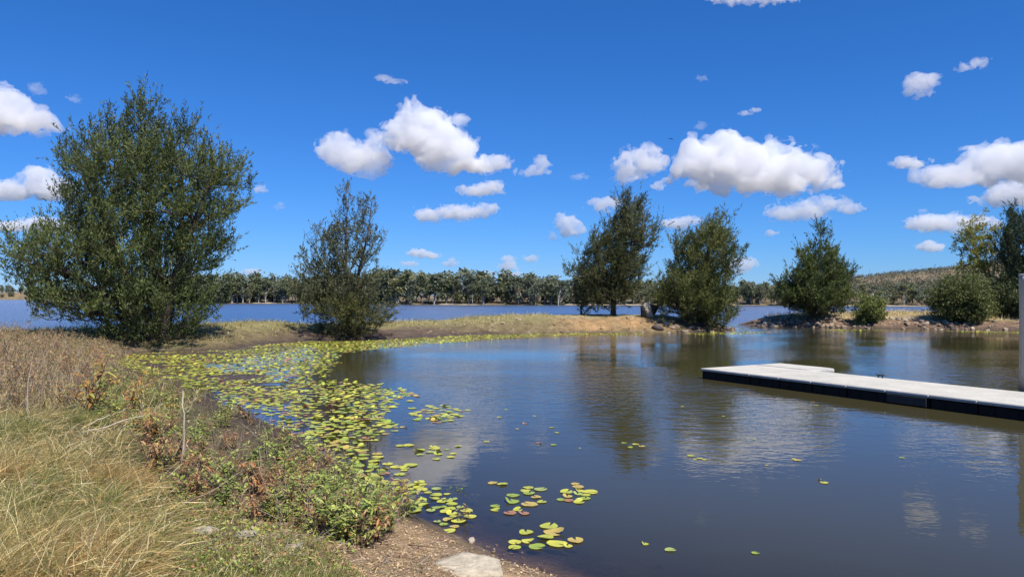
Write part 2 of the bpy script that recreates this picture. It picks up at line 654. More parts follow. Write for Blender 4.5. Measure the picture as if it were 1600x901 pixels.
M_WATER, t, out = nt('water')
geo = N(t, 'ShaderNodeNewGeometry')
mp = N(t, 'ShaderNodeMapping')
mp.inputs['Scale'].default_value = (0.75, 1.25, 1)
mp.inputs['Rotation'].default_value = (0, 0, 0.25)
t.links.new(geo.outputs['Position'], mp.inputs['Vector'])
w1 = noise(t, 2.6, 3, 0.55, mp.outputs[0], 0.3)
w2 = noise(t, 7.5, 2, 0.5, mp.outputs[0], 0.2)
w3 = noise(t, 0.5, 2, 0.5, mp.outputs[0])
hsum = math_(t, 'ADD', math_(t, 'MULTIPLY', w1.outputs[0], 1.0), math_(t, 'MULTIPLY', w2.outputs[0], 0.28))
hsum = math_(t, 'ADD', hsum, math_(t, 'MULTIPLY', w3.outputs[0], 0.8))
ra = N(t, 'ShaderNodeAttribute', _attribute_name='rip')
ta = N(t, 'ShaderNodeAttribute', _attribute_name='turb')
la = N(t, 'ShaderNodeAttribute', _attribute_name='lake')
dist = math_(t, 'ADD', math_(t, 'MULTIPLY', ra.outputs['Fac'], 0.019), math_(t, 'MULTIPLY', la.outputs['Fac'], 0.07))
dist = math_(t, 'ADD', dist, 0.0012)
b = N(t, 'ShaderNodeBump', Strength=1.0)
t.links.new(hsum, b.inputs['Height'])
t.links.new(dist, b.inputs['Distance'])
fr = N(t, 'ShaderNodeFresnel', IOR=1.33)
gl = N(t, 'ShaderNodeBsdfGlossy')
t.links.new(math_(t, 'ADD', math_(t, 'ADD', math_(t, 'MULTIPLY', la.outputs['Fac'], 0.22), math_(t, 'MULTIPLY', ra.outputs['Fac'], 0.02)), 0.02), gl.inputs['Roughness'])
gl.inputs[0].default_value = (1, 1, 1, 1)
t.links.new(b.outputs[0], gl.inputs['Normal'])
df_ = N(t, 'ShaderNodeBsdfDiffuse')
df_.inputs[0].default_value = (0.052, 0.046, 0.020, 1)
df2 = mixc(t, (0.052, 0.046, 0.020), (0.012, 0.030, 0.062), la.outputs['Fac'])
t.links.new(df2, df_.inputs[0])
trn = N(t, 'ShaderNodeBsdfTransparent')
trn.inputs[0].default_value = (0.80, 0.74, 0.62, 1)
m1 = N(t, 'ShaderNodeMixShader')
t.links.new(ta.outputs['Fac'], m1.inputs[0])
t.links.new(trn.outputs[0], m1.inputs[1])
t.links.new(df_.outputs[0], m1.inputs[2])
m2 = N(t, 'ShaderNodeMixShader')
frl = math_(t, 'MULTIPLY', fr.outputs[0], math_(t, 'SUBTRACT', 1.0, math_(t, 'MULTIPLY', la.outputs['Fac'], 0.20)))
t.links.new(frl, m2.inputs[0])
t.links.new(m1.outputs[0], m2.inputs[1])
t.links.new(gl.outputs[0], m2.inputs[2])
t.links.new(m2.outputs[0], out.inputs['Surface'])
water = link('water', make_mesh('water', np.stack([WX, WY, np.zeros(len(WX))], 1), [WQ], M_WATER, None, True,
                                {'rip': rip, 'turb': turb, 'lake': lake}))
props(water, 'still pond in front and wind-rippled lake behind the spit', None, None, 'structure')

# ------------------------------------------------------------------ clouds
def surface_nets(f, org, h):
    s = f < 0
    nx, ny, nz = f.shape
    c = np.zeros((nx - 1, ny - 1, nz - 1), int)
    for i in (0, 1):
        for j in (0, 1):
            for k in (0, 1):
                c += s[i:nx - 1 + i, j:ny - 1 + j, k:nz - 1 + k]
    act = (c > 0) & (c < 8)
    ids = np.full(act.shape, -1)
    cells = np.argwhere(act)
    ids[act] = np.arange(len(cells))
    acc = np.zeros((len(cells), 3))
    cnt = np.zeros(len(cells))
    corners = [(0, 0, 0), (1, 0, 0), (0, 1, 0), (1, 1, 0), (0, 0, 1), (1, 0, 1), (0, 1, 1), (1, 1, 1)]
    for a in range(8):
        for b in range(a + 1, 8):
            ca, cb = np.array(corners[a]), np.array(corners[b])
            if np.abs(ca - cb).sum() != 1:
                continue
            fa = f[tuple((cells + ca).T)]
            fb = f[tuple((cells + cb).T)]
            m = (fa < 0) != (fb < 0)
            tt = np.where(m, fa / np.where(m, fa - fb, 1), 0)
            acc += np.where(m[:, None], ca + (cb - ca) * tt[:, None], 0)
            cnt += m
    V = (cells + acc / np.maximum(cnt, 1)[:, None]) * h + org
    quads = []
    for ax in range(3):
        o = [a for a in range(3) if a != ax]
        sl0 = [slice(1, -1)] * 3
        sl1 = [slice(1, -1)] * 3
        sl0[ax] = slice(0, -1)
        sl1[ax] = slice(1, None)
        m = s[tuple(sl0)] != s[tuple(sl1)]
        e = np.argwhere(m)
        off = np.ones(3, int)
        off[ax] = 0
        e = e + off
        flip = s[tuple(e.T)]
        d1 = np.zeros(3, int)
        d2 = np.zeros(3, int)
        d1[o[0]] = 1
        d2[o[1]] = 1
        q = np.stack([ids[tuple((e - d1 - d2).T)], ids[tuple((e - d2).T)], ids[tuple(e.T)], ids[tuple((e - d1).T)]], 1)
        if ax == 1:
            flip = ~flip
        q[~flip] = q[~flip][:, ::-1]
        quads.append(q)
    return V, np.concatenate(quads)


def cloud_mat(name, dens):
    m, t, out = nt(name)
    v = N(t, 'ShaderNodeVolumePrincipled')
    v.inputs['Color'].default_value = (0.965, 0.965, 0.97, 1)
    v.inputs['Density'].default_value = dens
    v.inputs['Anisotropy'].default_value = 0.05
    t.links.new(v.outputs[0], out.inputs['Volume'])
    return m


def cloud(label, ell, tau=7.0, amp=1.0, seed=1, res=80):
    """ell: ellipses (px, py, rx, ry) seen in the photograph; the cloud is built at the distance its base height gives"""
    rng = np.random.default_rng(seed)
    ell = np.array(ell, float)
    yb = (ell[:, 1] + ell[:, 3]).max()
    D = min(1100 * F / max(HY - yb, 20), 26000)
    k = D / F
    E = []
    for (cx, cy, rx, ry) in ell:
        ryd = 0.55 * rx + 0.5 * ry
        E.append((cx - 800, rng.uniform(-0.25, 0.25) * ryd, HY - cy, rx, ryd, ry))
    E = np.array(E)
    lo = (E[:, :3] - E[:, 3:]).min(0)
    hi = (E[:, :3] + E[:, 3:]).max(0)
    size = (hi - lo)
    rmin = np.median(np.minimum(E[:, 3], E[:, 5]))
    pad = 0.45 * rmin + 2
    lo -= pad
    hi += pad
    h = max((hi - lo).max() / res, 0.45)
    n = np.ceil((hi - lo) / h).astype(int) + 1
    g = np.stack(np.meshgrid(*[lo[i] + h * np.arange(n[i]) for i in range(3)], indexing='ij'), -1).reshape(-1, 3)
    f = np.full(len(g), 1e9)
    kk = rmin * 0.35
    acc = np.zeros(len(g))
    for (cx, cy, cz, rx, ry, rz) in E:
        q = (g - [cx, cy, cz]) / [rx, ry, rz]
        q[:, 2] = np.where(q[:, 2] < 0, q[:, 2] * 1.15, q[:, 2])
        d = (np.linalg.norm(q, axis=1) - 1) * min(rx, rz)
        acc += np.exp(-np.clip(d / kk, -30, 30))
    f = -kk * np.log(np.maximum(acc, 1e-13))
    s = 1.0 / (rmin * 1.1)
    zone = np.abs(f) < rmin * 1.15 * amp
    gz_ = g[zone]
    warp = np.stack([vnoise(gz_ * s * 0.9 + 5.1 + seed), vnoise(gz_ * s * 0.9 + 9.7), vnoise(gz_ * s * 0.9 + 31.7 + seed)], 1) - 0.5
    gg = gz_ + warp * rmin * 0.9
    nz = fbm(gg * s * np.array([1, 1, 1.25]) + seed * 7.7, 5, 0.60)
    bil = 1 - np.abs(2 * fbm(gg * s * 2.1 + seed * 3.3, 3, 0.55) - 1) * 2.2      # billows
    low = np.clip((gz_[:, 2] - lo[2]) / (hi[2] - lo[2]), 0, 1)
    f[zone] += (nz - 0.47) * rmin * 2.5 * amp - (bil - 0.7) * rmin * 0.30 * amp * (0.3 + low)
    f = f.reshape(n)
    for sl in ((0, slice(None), slice(None)), (-1, slice(None), slice(None)), (slice(None), 0, slice(None)),
               (slice(None), -1, slice(None)), (slice(None), slice(None), 0), (slice(None), slice(None), -1)):
        f[sl] = np.maximum(f[sl], 0.3)
    V, Qd = surface_nets(f, lo, h)
    if len(V) == 0:
        return
    V = V * k
    base = np.array([0, D, HC])
    V = V + base
    V[:, 0] += 0
    ctr = V.mean(0)
    me = make_mesh('cloud', V - ctr, [Qd], cloud_mat('cloud_vapour', 0.27 * tau / (rmin * k * 2)), None, True)
    o = link('cloud', me, None, ctr)
    props(o, label, 'cloud', 'fair-weather clouds in the blue sky')


CLOUDS = [
    ('white cloud cut by the left edge of the photograph, highest on the left', [(-25, 170, 45, 38), (8, 165, 32, 32), (42, 188, 34, 14), (20, 190, 50, 14)], 7, 1),
    ('faint wisp of cloud just right of the topmost left-edge cloud', [(58, 138, 14, 9)], 1.0, 1.2),
    ('tiny faint wisp above the left shoulder of the big tree', [(116, 155, 10, 6)], 0.8, 1.2),
    ('white cloud peeping out behind the left side of the big tree', [(60, 280, 26, 25), (15, 300, 40, 13), (85, 295, 30, 18), (-20, 300, 30, 14)], 7, 1),
    ('long flat cloud low behind the left branches of the big tree', [(10, 354, 40, 8), (65, 350, 34, 11), (105, 356, 20, 8)], 4, 1),
    ('ragged white cloud above the tip of the sparse second tree', [(530, 236, 34, 25), (560, 250, 42, 24), (590, 240, 18, 28), (585, 222, 16, 10), (595, 268, 14, 8)], 5, 1),
    ('tallest towering cloud with bright top, left of centre', [(660, 192, 42, 28), (640, 208, 34, 24), (688, 212, 40, 30), (700, 240, 38, 22), (722, 258, 22, 12), (660, 225, 40, 16)], 9, 1),
    ('wedge of cloud trailing off the right end of the towering cloud', [(750, 260, 36, 11), (778, 252, 20, 12)], 5, 1),
    ('small hooked wisp right of the towering cloud and its tail', [(848, 254, 13, 13), (828, 269, 22, 6), (840, 264, 14, 8)], 2.2, 1.1),
    ('small oval cloud under the tail of the towering cloud', [(748, 297, 32, 10), (770, 290, 16, 8)], 4, 1),
    ('long low cloud with two bumps right of the second tree', [(668, 338, 25, 12), (708, 334, 28, 11), (745, 330, 24, 9), (766, 325, 12, 8)], 5, 1),
    ('thin streak of cloud high above the towering cloud', [(600, 123, 14, 5), (620, 127, 15, 4)], 1.3, 1.1),
    ('medium white cloud directly above the leaning tall tree', [(1003, 246, 34, 19), (985, 265, 24, 16), (972, 277, 14, 8), (1020, 256, 20, 16)], 5, 1),
    ('puff of cloud between the leaning tree and the long wide cloud', [(1028, 290, 13, 7)], 2.5, 1),
    ('widest long white cloud with grey base, right of centre', [(1120, 240, 50, 28), (1100, 262, 46, 26), (1160, 250, 56, 34), (1205, 265, 56, 30), (1255, 268, 42, 22), (1200, 285, 80, 16), (1285, 264, 16, 14), (1070, 262, 18, 8)], 9, 1),
    ('ragged cloud above the rounded conical tree on the right bank', [(1225, 333, 26, 13), (1262, 330, 32, 14), (1296, 318, 24, 10)], 4, 1),
    ('small cloud just right of the ragged one above the conical tree', [(1330, 326, 18, 8)], 3.5, 1),
    ('squarish white cloud alone high on the right', [(1438, 125, 24, 12), (1448, 133, 20, 13), (1436, 146, 16, 6)], 3.2, 1.05),
    ('wisp slanting upward at the top right of the sky', [(1510, 106, 15, 5), (1533, 96, 15, 8)], 1.8, 1.1),
    ('small cloud leading the big bank of cloud at the right edge', [(1412, 255, 20, 9), (1433, 258, 10, 6)], 4, 1),
    ('large bank of cloud cut by the right edge of the photograph', [(1475, 278, 38, 15), (1515, 268, 42, 22), (1560, 252, 40, 28), (1600, 258, 50, 32), (1650, 262, 50, 24)], 8, 1),
    ('lower cloud at the right edge, above the dark right-hand tree', [(1570, 302, 38, 18), (1610, 305, 50, 22)], 7, 1),
    ('flat-based cloud left of the slender yellowish tree', [(1440, 349, 27, 14), (1480, 350, 34, 13), (1520, 348, 30, 12)], 6, 1),
    ('little cone of cloud below the flat-based cloud on the right', [(1453, 387, 21, 8), (1453, 382, 9, 6)], 4, 1),
    ('upright puffy cloud left of the crown of the leaning tree', [(882, 345, 16, 13), (892, 356, 19, 12), (880, 366, 16, 8)], 5, 1),
    ('cloud half hidden behind the upper left of the leaning tree', [(935, 322, 20, 11), (955, 318, 18, 12)], 4, 1),
    ('cloud showing between the leaning tree and the tree beside the boulder', [(1060, 349, 26, 9), (1080, 344, 14, 7)], 4, 1),
    ('pale cloud right of the lower crown of the tree beside the boulder', [(1160, 411, 24, 11), (1150, 422, 18, 9)], 3, 1),
    ('small bright cloud above the far treeline, right of the second tree', [(652, 395, 15, 7), (672, 399, 18, 5)], 4, 1),
    ('faint puff under the small bright cloud above the far treeline', [(638, 412, 16, 5)], 2, 1),
    ('small wedge of cloud low over the middle of the far treeline', [(702, 412, 14, 5), (706, 407, 6, 4)], 2.2, 1),
    ('stack of small puffs low over the far treeline, centre', [(793, 403, 12, 5), (793, 415, 15, 8), (797, 428, 18, 5)], 2.6, 1),
    ('single small puff right of the stacked puffs over the treeline', [(830, 404, 13, 6)], 3, 1),
    ('faint puff left of the stacked puffs, just above the treeline', [(762, 427, 14, 5)], 1.6, 1),
    ('small puff right of the upper crown of the big tree', [(407, 296, 11, 6)], 3, 1),
    ('faint puff between the big tree and the second tree', [(438, 322, 9, 6)], 0.9, 1),
    ('flat puff low over the far trees between the two left-hand trees', [(394, 424, 17, 5)], 2.5, 1),
    ('thin cloud at the very top edge of the sky', [(1150, -6, 42, 8), (1210, -8, 55, 8)], 2.5, 1),
    ('tiny faint wisp high above the widest cloud', [(1097, 122, 10, 5)], 0.7, 1.2),
    ('faint wisp just above the left end of the widest cloud', [(1096, 197, 11, 6)], 0.7, 1.2),
    ('short slanted wisp above the middle of the widest cloud', [(1165, 177, 11, 4), (1178, 172, 11, 4)], 1.6, 1.1),
    ('faint shred of cloud left of the cloud over the leaning tree', [(905, 276, 13, 5)], 0.9, 1.2),
    ('little puff left of the conical tree on the right bank', [(1206, 364, 11, 5)], 2.2, 1),
]
if 'clouds' not in SKIP:
    for i, (lab, el_, tau, am) in enumerate(CLOUDS):
        w_ = max(e[0] + e[2] for e in el_) - min(e[0] - e[2] for e in el_)
        cloud(lab, el_, tau, am, i + 1, int(np.clip(w_ * 0.62, 22, 84)))

# ------------------------------------------------------------------ trees
def grow(poly_px, D, base_px, stems, ntip, rng, mind, dscale=0.85, hole=0.40, hfreq=0.55, rise=0.45, shell=0.5, inset=0.0, per=5, zmin=0.12, sig=0.33):
    """tips inside an outline, joined to the stems by a branching skeleton. Local metres, origin at the base."""
    k = D / F
    bx, bz = base_px
    P = np.array([((x - bx) * k, (bz - y) * k) for x, y in poly_px])
    cx_ = P[:, 0].mean()
    P[:, 0] = P[:, 0] - np.sign(P[:, 0] - cx_) * np.minimum(inset, np.abs(P[:, 0] - cx_) * 0.6)
    P[:, 1] = np.maximum(P[:, 1] - inset * 1.6 * sstep(0.4, 3.0, P[:, 1]), 0.1)
    zr = np.linspace(P[:, 1].min(), P[:, 1].max(), 60)
    lo = np.full(60, np.nan)
    hi = np.full(60, np.nan)
    xs = np.linspace(P[:, 0].min(), P[:, 0].max(), 160)
    pl = [tuple(p) for p in P]
    for i, z in enumerate(zr):
        m = inpoly(xs, np.full(160, z), pl)
        if m.any():
            lo[i], hi[i] = xs[m].min(), xs[m].max()
    ok = ~np.isnan(lo)
    lo = np.interp(zr, zr[ok], lo[ok])
    hi = np.interp(zr, zr[ok], hi[ok])
    tips = np.zeros((0, 3))
    tries = 0
    nfin = ntip
    ntip = ntip // per
    mind = mind * 1.75
    while len(tips) < ntip and tries < 60:
        tries += 1
        n = 3000
        x = rng.uniform(P[:, 0].min(), P[:, 0].max(), n)
        z = rng.uniform(P[:, 1].min(), P[:, 1].max(), n)
        m = inpoly(x, z, pl)
        x, z = x[m], z[m]
        l, h = np.interp(z, zr, lo), np.interp(z, zr, hi)
        mid, a = (l + h) / 2, np.maximum((h - l) / 2, 0.15)
        a = np.minimum(a, 0.5 * (P[:, 0].max() - P[:, 0].min()) * 0.9)
        u = np.clip((x - mid) / a, -1, 1)
        s = rng.uniform(-1, 1, len(x))
        s = np.sign(s) * np.abs(s) ** shell
        y = s * dscale * a * np.sqrt(np.maximum(1 - u * u, 0.02))
        c = np.stack([x, y, z], 1)
        c = c[fbm(c * hfreq + 40 + D, 2) > hole]
        for p in c:
            if len(tips) >= ntip:
                break
            if len(tips) == 0 or np.min(((tips - p) ** 2).sum(1)) > mind * mind:
                tips = np.vstack([tips, p])
        if tries % 12 == 0:
            mind *= 0.85
    bid = np.repeat(np.arange(len(tips)), per)
    out_ = tips - np.array([tips[:, 0].mean(), 0, 0])
    ax_ = unit(out_ * [1, 1, 0.0] + np.array([0, 0, 0.9]) * np.linalg.norm(out_, axis=1, keepdims=True).clip(0.5, 3))
    sp_ = np.clip(rng.normal(0, 1, (len(bid), 3)), -1.8, 1.8) * sig * np.array([1, 1, 0.7]) + ax_[bid] * rng.uniform(-1.2, 1.2, (len(bid), 1)) * sig * 1.1
    tips = tips[bid] + sp_
    tips[:, 2] = np.maximum(tips[:, 2], 0.08)
    # stems
    nodes, par, cost, isstem = [], [], [], []
    for st in stems:
        pts = np.array([((x - bx) * k, dy, (bz - y) * k) for (x, y, dy) in st])
        seg = np.linalg.norm(np.diff(pts, axis=0), axis=1)
        s = np.concatenate([[0], np.cumsum(seg)])
        m = max(int(s[-1] / 0.35), 3)
        q = np.stack([np.interp(np.linspace(0, s[-1], m), s, pts[:, i]) for i in range(3)], 1)
        q[1:] += np.cumsum(rng.normal(0, 0.018, (m - 1, 3)), axis=0) * [1, 1, 0]
        prev = -1
        for j in range(m):
            nodes.append(q[j])
            par.append(prev)
            cost.append(j * 0.1)
            isstem.append(True)
            prev = len(nodes) - 1
    nodes = [np.array(n) for n in nodes]
    stem = np.array(nodes)
    order = np.argsort([np.min(((stem - t_) ** 2).sum(1)) for t_ in tips])
    arr = np.zeros((len(nodes) + len(tips) * 5, 3))
    arr[:len(nodes)] = stem
    cst = np.zeros(len(arr))
    cst[:len(nodes)] = cost
    par = list(par) + [0] * (len(arr) - len(par))
    nn = len(stem)
    tipn = []
    tbid = []
    tdir = []
    for ti in order:
        p = tips[ti]
        d = p - arr[:nn]
        hor = np.hypot(d[:, 0], d[:, 1])
        L = np.linalg.norm(d, axis=1)
        bad = np.maximum(hor * rise - d[:, 2], 0)
        c = L + 0.30 * cst[:nn] + 1.6 * bad + (arr[:nn, 2] < zmin) * 4
        j = int(np.argmin(c))
        a = arr[j]
        m = 3 if L[j] > 0.5 else 2
        prev = j
        side = rng.normal(0, 0.06, 3) * L[j]
        for s in range(1, m + 1):
            tt = s / m
            q = a + (p - a) * tt + side * math.sin(tt * math.pi) - np.array([0, 0, 0.10 * L[j] * math.sin(tt * math.pi)])
            arr[nn] = q
            par[nn] = prev
            cst[nn] = cst[prev] + L[j] / m
            prev = nn
            nn += 1
        tipn.append(prev)
        tbid.append(bid[ti])
        tdir.append(arr[prev] - arr[par[prev]])
    arr = arr[:nn]
    par = np.array(par[:nn])
    wgt = np.zeros(nn)
    wgt[tipn] = 1
    for i in range(nn - 1, -1, -1):
        if par[i] >= 0:
            wgt[par[i]] += wgt[i]
    return arr, par, wgt, len(stem), np.array(tipn), unit(np.array(tdir)), np.array(tbid)


def tree_trunk_meshes(arr, par, wgt, nstem, r0, barkc, rng, rmin=0.008, pw=0.5):
    rad = np.maximum(r0 * (wgt / wgt.max()) ** pw, rmin)
    st, lb = Geo(), Geo()
    kids = np.where(par >= 0)[0]
    a, b = arr[par[kids]], arr[kids]
    ra, rb = rad[par[kids]], rad[kids]
    base = np.clip(a[:, 2], 0, 9)
    isst = kids < nstem
    ra = np.where(isst, ra * (1 + 0.5 * np.exp(-a[:, 2] / 0.25)), np.minimum(ra, rb * 1.5))
    rb = np.where(isst, rb * (1 + 0.5 * np.exp(-b[:, 2] / 0.25)), rb)
    for m, g, n in ((isst, st, 8), (~isst, lb, 4)):
        V, Fq = frusta(a[m], b[m], ra[m], rb[m], n)
        c = np.array(barkc) * rng.uniform(0.8, 1.2, (len(V), 1))
        g.add(V, [Fq], c)
    return st, lb


def plumes(P, D0, rng, nper, L, nl, ll, lw, cols, wind=(0.15, 0, 0.1), up=0.6, spread=0.42, open_=0.42, fat=0.10, tb=None):
    """feathery sprays of fine branchlets, like bottle brushes tapering to a tip"""
    n = len(P) * nper
    p0 = np.repeat(P, nper, 0) + rng.normal(0, 0.10 * L, (n, 3))
    d = unit(np.repeat(D0, nper, 0) * 0.55 + rng.normal(0, spread, (n, 3)) + np.array([0, 0, up]) + np.array(wind))
    ln = L * rng.uniform(0.6, 1.2, n) * np.repeat(rng.choice([0.75, 1.0, 1.0, 1.2], len(P)), nper)
    bt = rng.uniform(0, 1, tb.max() + 1)
    tc = np.repeat(bt[tb] * 0.6 + rng.uniform(0, 0.25, len(P)), nper) + rng.uniform(0, 0.15, n)
    s = rng.uniform(-0.15, 1.0, (n, nl))
    curve = rng.normal(0, 0.18, (n, 1, 3)) + np.array([0, 0, 0.10])
    q = p0[:, None] + d[:, None] * (ln[:, None] * s)[..., None] + curve * (ln[:, None] * s * np.abs(s))[..., None]
    q = q + np.clip(rng.normal(0, 1, (n, nl, 3)), -1.6, 1.6) * (fat * L * (1.05 - np.clip(s, 0, 1)))[..., None]
    ld = unit(d[:, None] + rng.normal(0, open_, (n, nl, 3)))
    q = q.reshape(-1, 3)
    ld = ld.reshape(-1, 3)
    m = len(q)
    V, Fq = leaf_quads(q, ld, ll * rng.uniform(0.6, 1.3, m), lw * rng.uniform(0.7, 1.3, m), rng, mid=0.4)
    t_ = np.repeat(np.repeat(tc, nl), 4)
    c0, c1 = np.array(cols[0]), np.array(cols[1])
    c = c0 + (c1 - c0) * t_[:, None]
    c = c * np.repeat(rng.uniform(0.75, 1.25, m), 4)[:, None] * 1.8
    return V, Fq, c


NEEDLE = ((0.030, 0.042, 0.018), (0.112, 0.130, 0.040))


def tree(name, label, cat, poly, D, base, stems, ntip, mind, seed, group=None, r0=0.2, leaf=None, cols=NEEDLE, bark=(0.085, 0.068, 0.055),
         dscale=0.85, hole=0.40, rise=0.45, shell=0.5, hfreq=0.55, mat=None, limb_end=True, per=5, zmin=0.12, sig=0.33):
    rng = np.random.default_rng(seed)
    lf = dict(nper=3, L=0.9, nl=30, ll=0.22, lw=0.045)
    lf.update(leaf or {})
    x = (base[0] - 800) / F * D
    z = zf1(x, D)
    arr, par, wgt, ns, tipn, tdir, tb = grow(poly, D, base, stems, ntip, rng, mind, dscale, hole, hfreq, rise, shell, 0.38 * lf['L'] + 0.6 * sig, per, zmin, sig)
    st, lb = tree_trunk_meshes(arr, par, wgt, ns, r0, bark, rng)
    root = link(name, None, None, (x, D, z - 0.05))
    props(root, label, cat, group)
    tr = link('trunk', st.mesh('trunk', M_BARK, True), root)
    props(link('limbs', lb.mesh('limbs', M_BARK, True), root), kind='stuff')
    P = arr[tipn]
    if limb_end:                      # also foliage back along the last twig
        P = np.concatenate([P, 0.5 * (arr[tipn] + arr[par[tipn]])])
        tdir = np.concatenate([tdir, tdir])
        tb = np.concatenate([tb, tb])
        lf['nper'] = max(int(round(lf['nper'] * 0.6)), 1)
    V, Fq, c = plumes(P, tdir, rng, cols=cols, tb=tb, **lf)
    g = Geo()
    g.add(V, [Fq], c)
    props(link('crown', g.mesh('crown', mat or M_NEEDLE), root), kind='stuff')
    return root


if 'trees' not in SKIP:
    TREES = 'she-oaks standing on the spit and bank'
    tree('large_bushy_tree', 'largest bushy dark green tree, leftmost, its skirt touching the ground', 'tree',
         [(215, 136), (235, 148), (262, 150), (285, 165), (300, 190), (305, 225), (325, 240), (338, 215), (352, 208), (360, 235), (378, 213),
          (384, 245), (380, 300), (372, 335), (362, 375), (345, 400), (310, 405), (318, 430), (345, 440), (355, 455), (345, 470), (352, 495),
          (335, 530), (300, 540), (190, 538), (150, 510), (155, 485), (110, 492), (95, 470), (60, 465), (35, 440), (15, 395), (20, 350),
          (55, 350), (85, 360), (95, 330), (82, 290), (95, 265), (90, 235), (110, 215), (135, 235), (130, 205), (145, 185), (150, 195),
          (165, 165), (185, 150)], 36.7, (252, 537),
         [[(250, 540, 0), (238, 430, 0.3), (225, 300, 0.2), (222, 160, 0)], [(256, 540, -0.2), (285, 430, -0.8), (320, 320, -0.5), (345, 240, -0.2)],
          [(246, 540, 0.2), (205, 430, -0.6), (150, 330, 0.2), (115, 250, 0)], [(254, 540, 0.3), (268, 400, 1.0), (275, 270, 0.8), (272, 170, 0.3)],
          [(246, 540, 0), (200, 480, -1.0), (120, 430, -0.8), (50, 385, 0)]],
         1400, 0.62, 11, TREES, 0.24, dict(nper=3, L=0.95, nl=28, ll=0.18, lw=0.044, fat=0.085), dscale=0.8, hole=0.37, hfreq=0.42, rise=0.35, shell=0.75, per=6, sig=0.36)
    tree('sparse_tree', 'thin see-through tree, second from left, with dense skirt near its base', 'tree',
         [(545, 270), (560, 280), (580, 285), (590, 305), (585, 340), (607, 335), (595, 360), (590, 395), (600, 420), (600, 440), (575, 440),
          (480, 440), (455, 442), (455, 400), (460, 375), (475, 340), (490, 345), (510, 310), (515, 285)], 47.0, (540, 514),
         [[(540, 516, 0), (542, 440, 0), (540, 350, 0.1), (548, 278, 0)], [(543, 500, 0), (560, 430, -0.4), (575, 360, -0.2), (582, 300, 0)],
          [(538, 490, 0), (515, 430, 0.5), (490, 380, 0.2), (472, 350, 0)]],
         430, 0.48, 12, TREES, 0.15, dict(nper=2, L=0.75, nl=26, ll=0.18, lw=0.046), cols=((0.05, 0.06, 0.035), (0.10, 0.098, 0.045)),
         hole=0.38, hfreq=0.5, rise=0.5, zmin=1.2)
    tree('tree_skirt_shrub', 'low olive foliage skirting the foot of the sparse second tree', 'shrub',
         [(500, 440), (580, 445), (612, 452), (618, 478), (600, 490), (575, 500), (578, 516), (500, 514), (482, 500), (492, 475), (465, 460), (480, 442)],
         46.4, (541, 514), [[(541, 516, 0), (543, 440, 0)], [(541, 516, 0), (590, 465, -0.4)], [(541, 516, 0), (500, 465, 0.4)]],
         230, 0.40, 13, None, 0.06, dict(nper=3, L=0.7, nl=20, ll=0.20, lw=0.044, up=0.1), hole=0.38, rise=0.1,
         cols=((0.036, 0.044, 0.018), (0.095, 0.09, 0.03)))
    tree('leaning_tree', 'tall wind-swept tree with clear dark trunk on the middle of the spit', 'tree',
         [(992, 287), (1010, 300), (1008, 325), (1018, 315), (1015, 350), (1033, 350), (1020, 375), (1000, 395), (1012, 402), (1005, 415),
          (985, 425), (998, 434), (980, 444), (958, 444), (935, 458), (905, 464), (900, 450), (885, 435), (882, 405), (900, 400), (905, 375),
          (925, 350), (940, 330), (955, 310), (975, 290)], 59.3, (958, 492),
         [[(958, 494, 0), (959, 450, 0), (966, 390, 0.1), (985, 300, 0)], [(959, 455, 0), (945, 420, 0.4), (925, 390, 0.2), (905, 395, 0)],
          [(960, 450, 0), (985, 400, -0.4), (1005, 350, 0)]],
         470, 0.58, 14, TREES, 0.27, dict(nper=3, L=1.1, nl=26, ll=0.26, lw=0.05, wind=(0.45, 0, 0.0), fat=0.08), hole=0.40, rise=0.5, zmin=1.6,
         cols=((0.034, 0.044, 0.024), (0.095, 0.094, 0.034)), bark=(0.05, 0.04, 0.033))
    tree('young_sapling', 'thin dark sapling at the waterline left of the tall leaning tree', 'sapling',
         [(905, 405), (918, 425), (922, 460), (925, 480), (915, 490), (898, 490), (897, 470), (905, 455), (900, 430)], 60.5, (908, 492),
         [[(908, 493, 0), (912, 455, 0), (908, 410, 0)]], 60, 0.3, 15, None, 0.06, dict(nper=2, L=0.7, nl=16, ll=0.24, lw=0.05), hole=0.3,
         cols=((0.03, 0.04, 0.025), (0.05, 0.055, 0.03)), bark=(0.05, 0.04, 0.033))
    tree('bushy_spit_tree', 'broad yellowish-green tree at the tip of the spit beside the boulder', 'tree',
         [(1120, 316), (1135, 325), (1130, 345), (1150, 345), (1145, 370), (1168, 375), (1150, 400), (1145, 440), (1155, 470), (1150, 500),
          (1138, 512), (1080, 514), (1062, 500), (1065, 480), (1030, 475), (1015, 450), (1020, 425), (1040, 410), (1048, 400), (1042, 365),
          (1055, 345), (1075, 360), (1095, 345), (1105, 320)], 57.2, (1102, 510),
         [[(1102, 513, 0), (1104, 450, 0), (1110, 390, 0.2), (1120, 325, 0)], [(1102, 513, 0), (1075, 460, 0.4), (1060, 400, 0.2), (1058, 355, 0)],
          [(1102, 513, 0), (1125, 450, -0.5), (1145, 390, 0)], [(1102, 513, 0), (1070, 490, -0.5), (1030, 440, 0)]],
         520, 0.58, 16, TREES, 0.20, dict(nper=3, L=1.0, nl=28, ll=0.25, lw=0.05, wind=(0.2, 0, 0)), hole=0.39, rise=0.35,
         cols=((0.034, 0.048, 0.019), (0.125, 0.125, 0.034)))
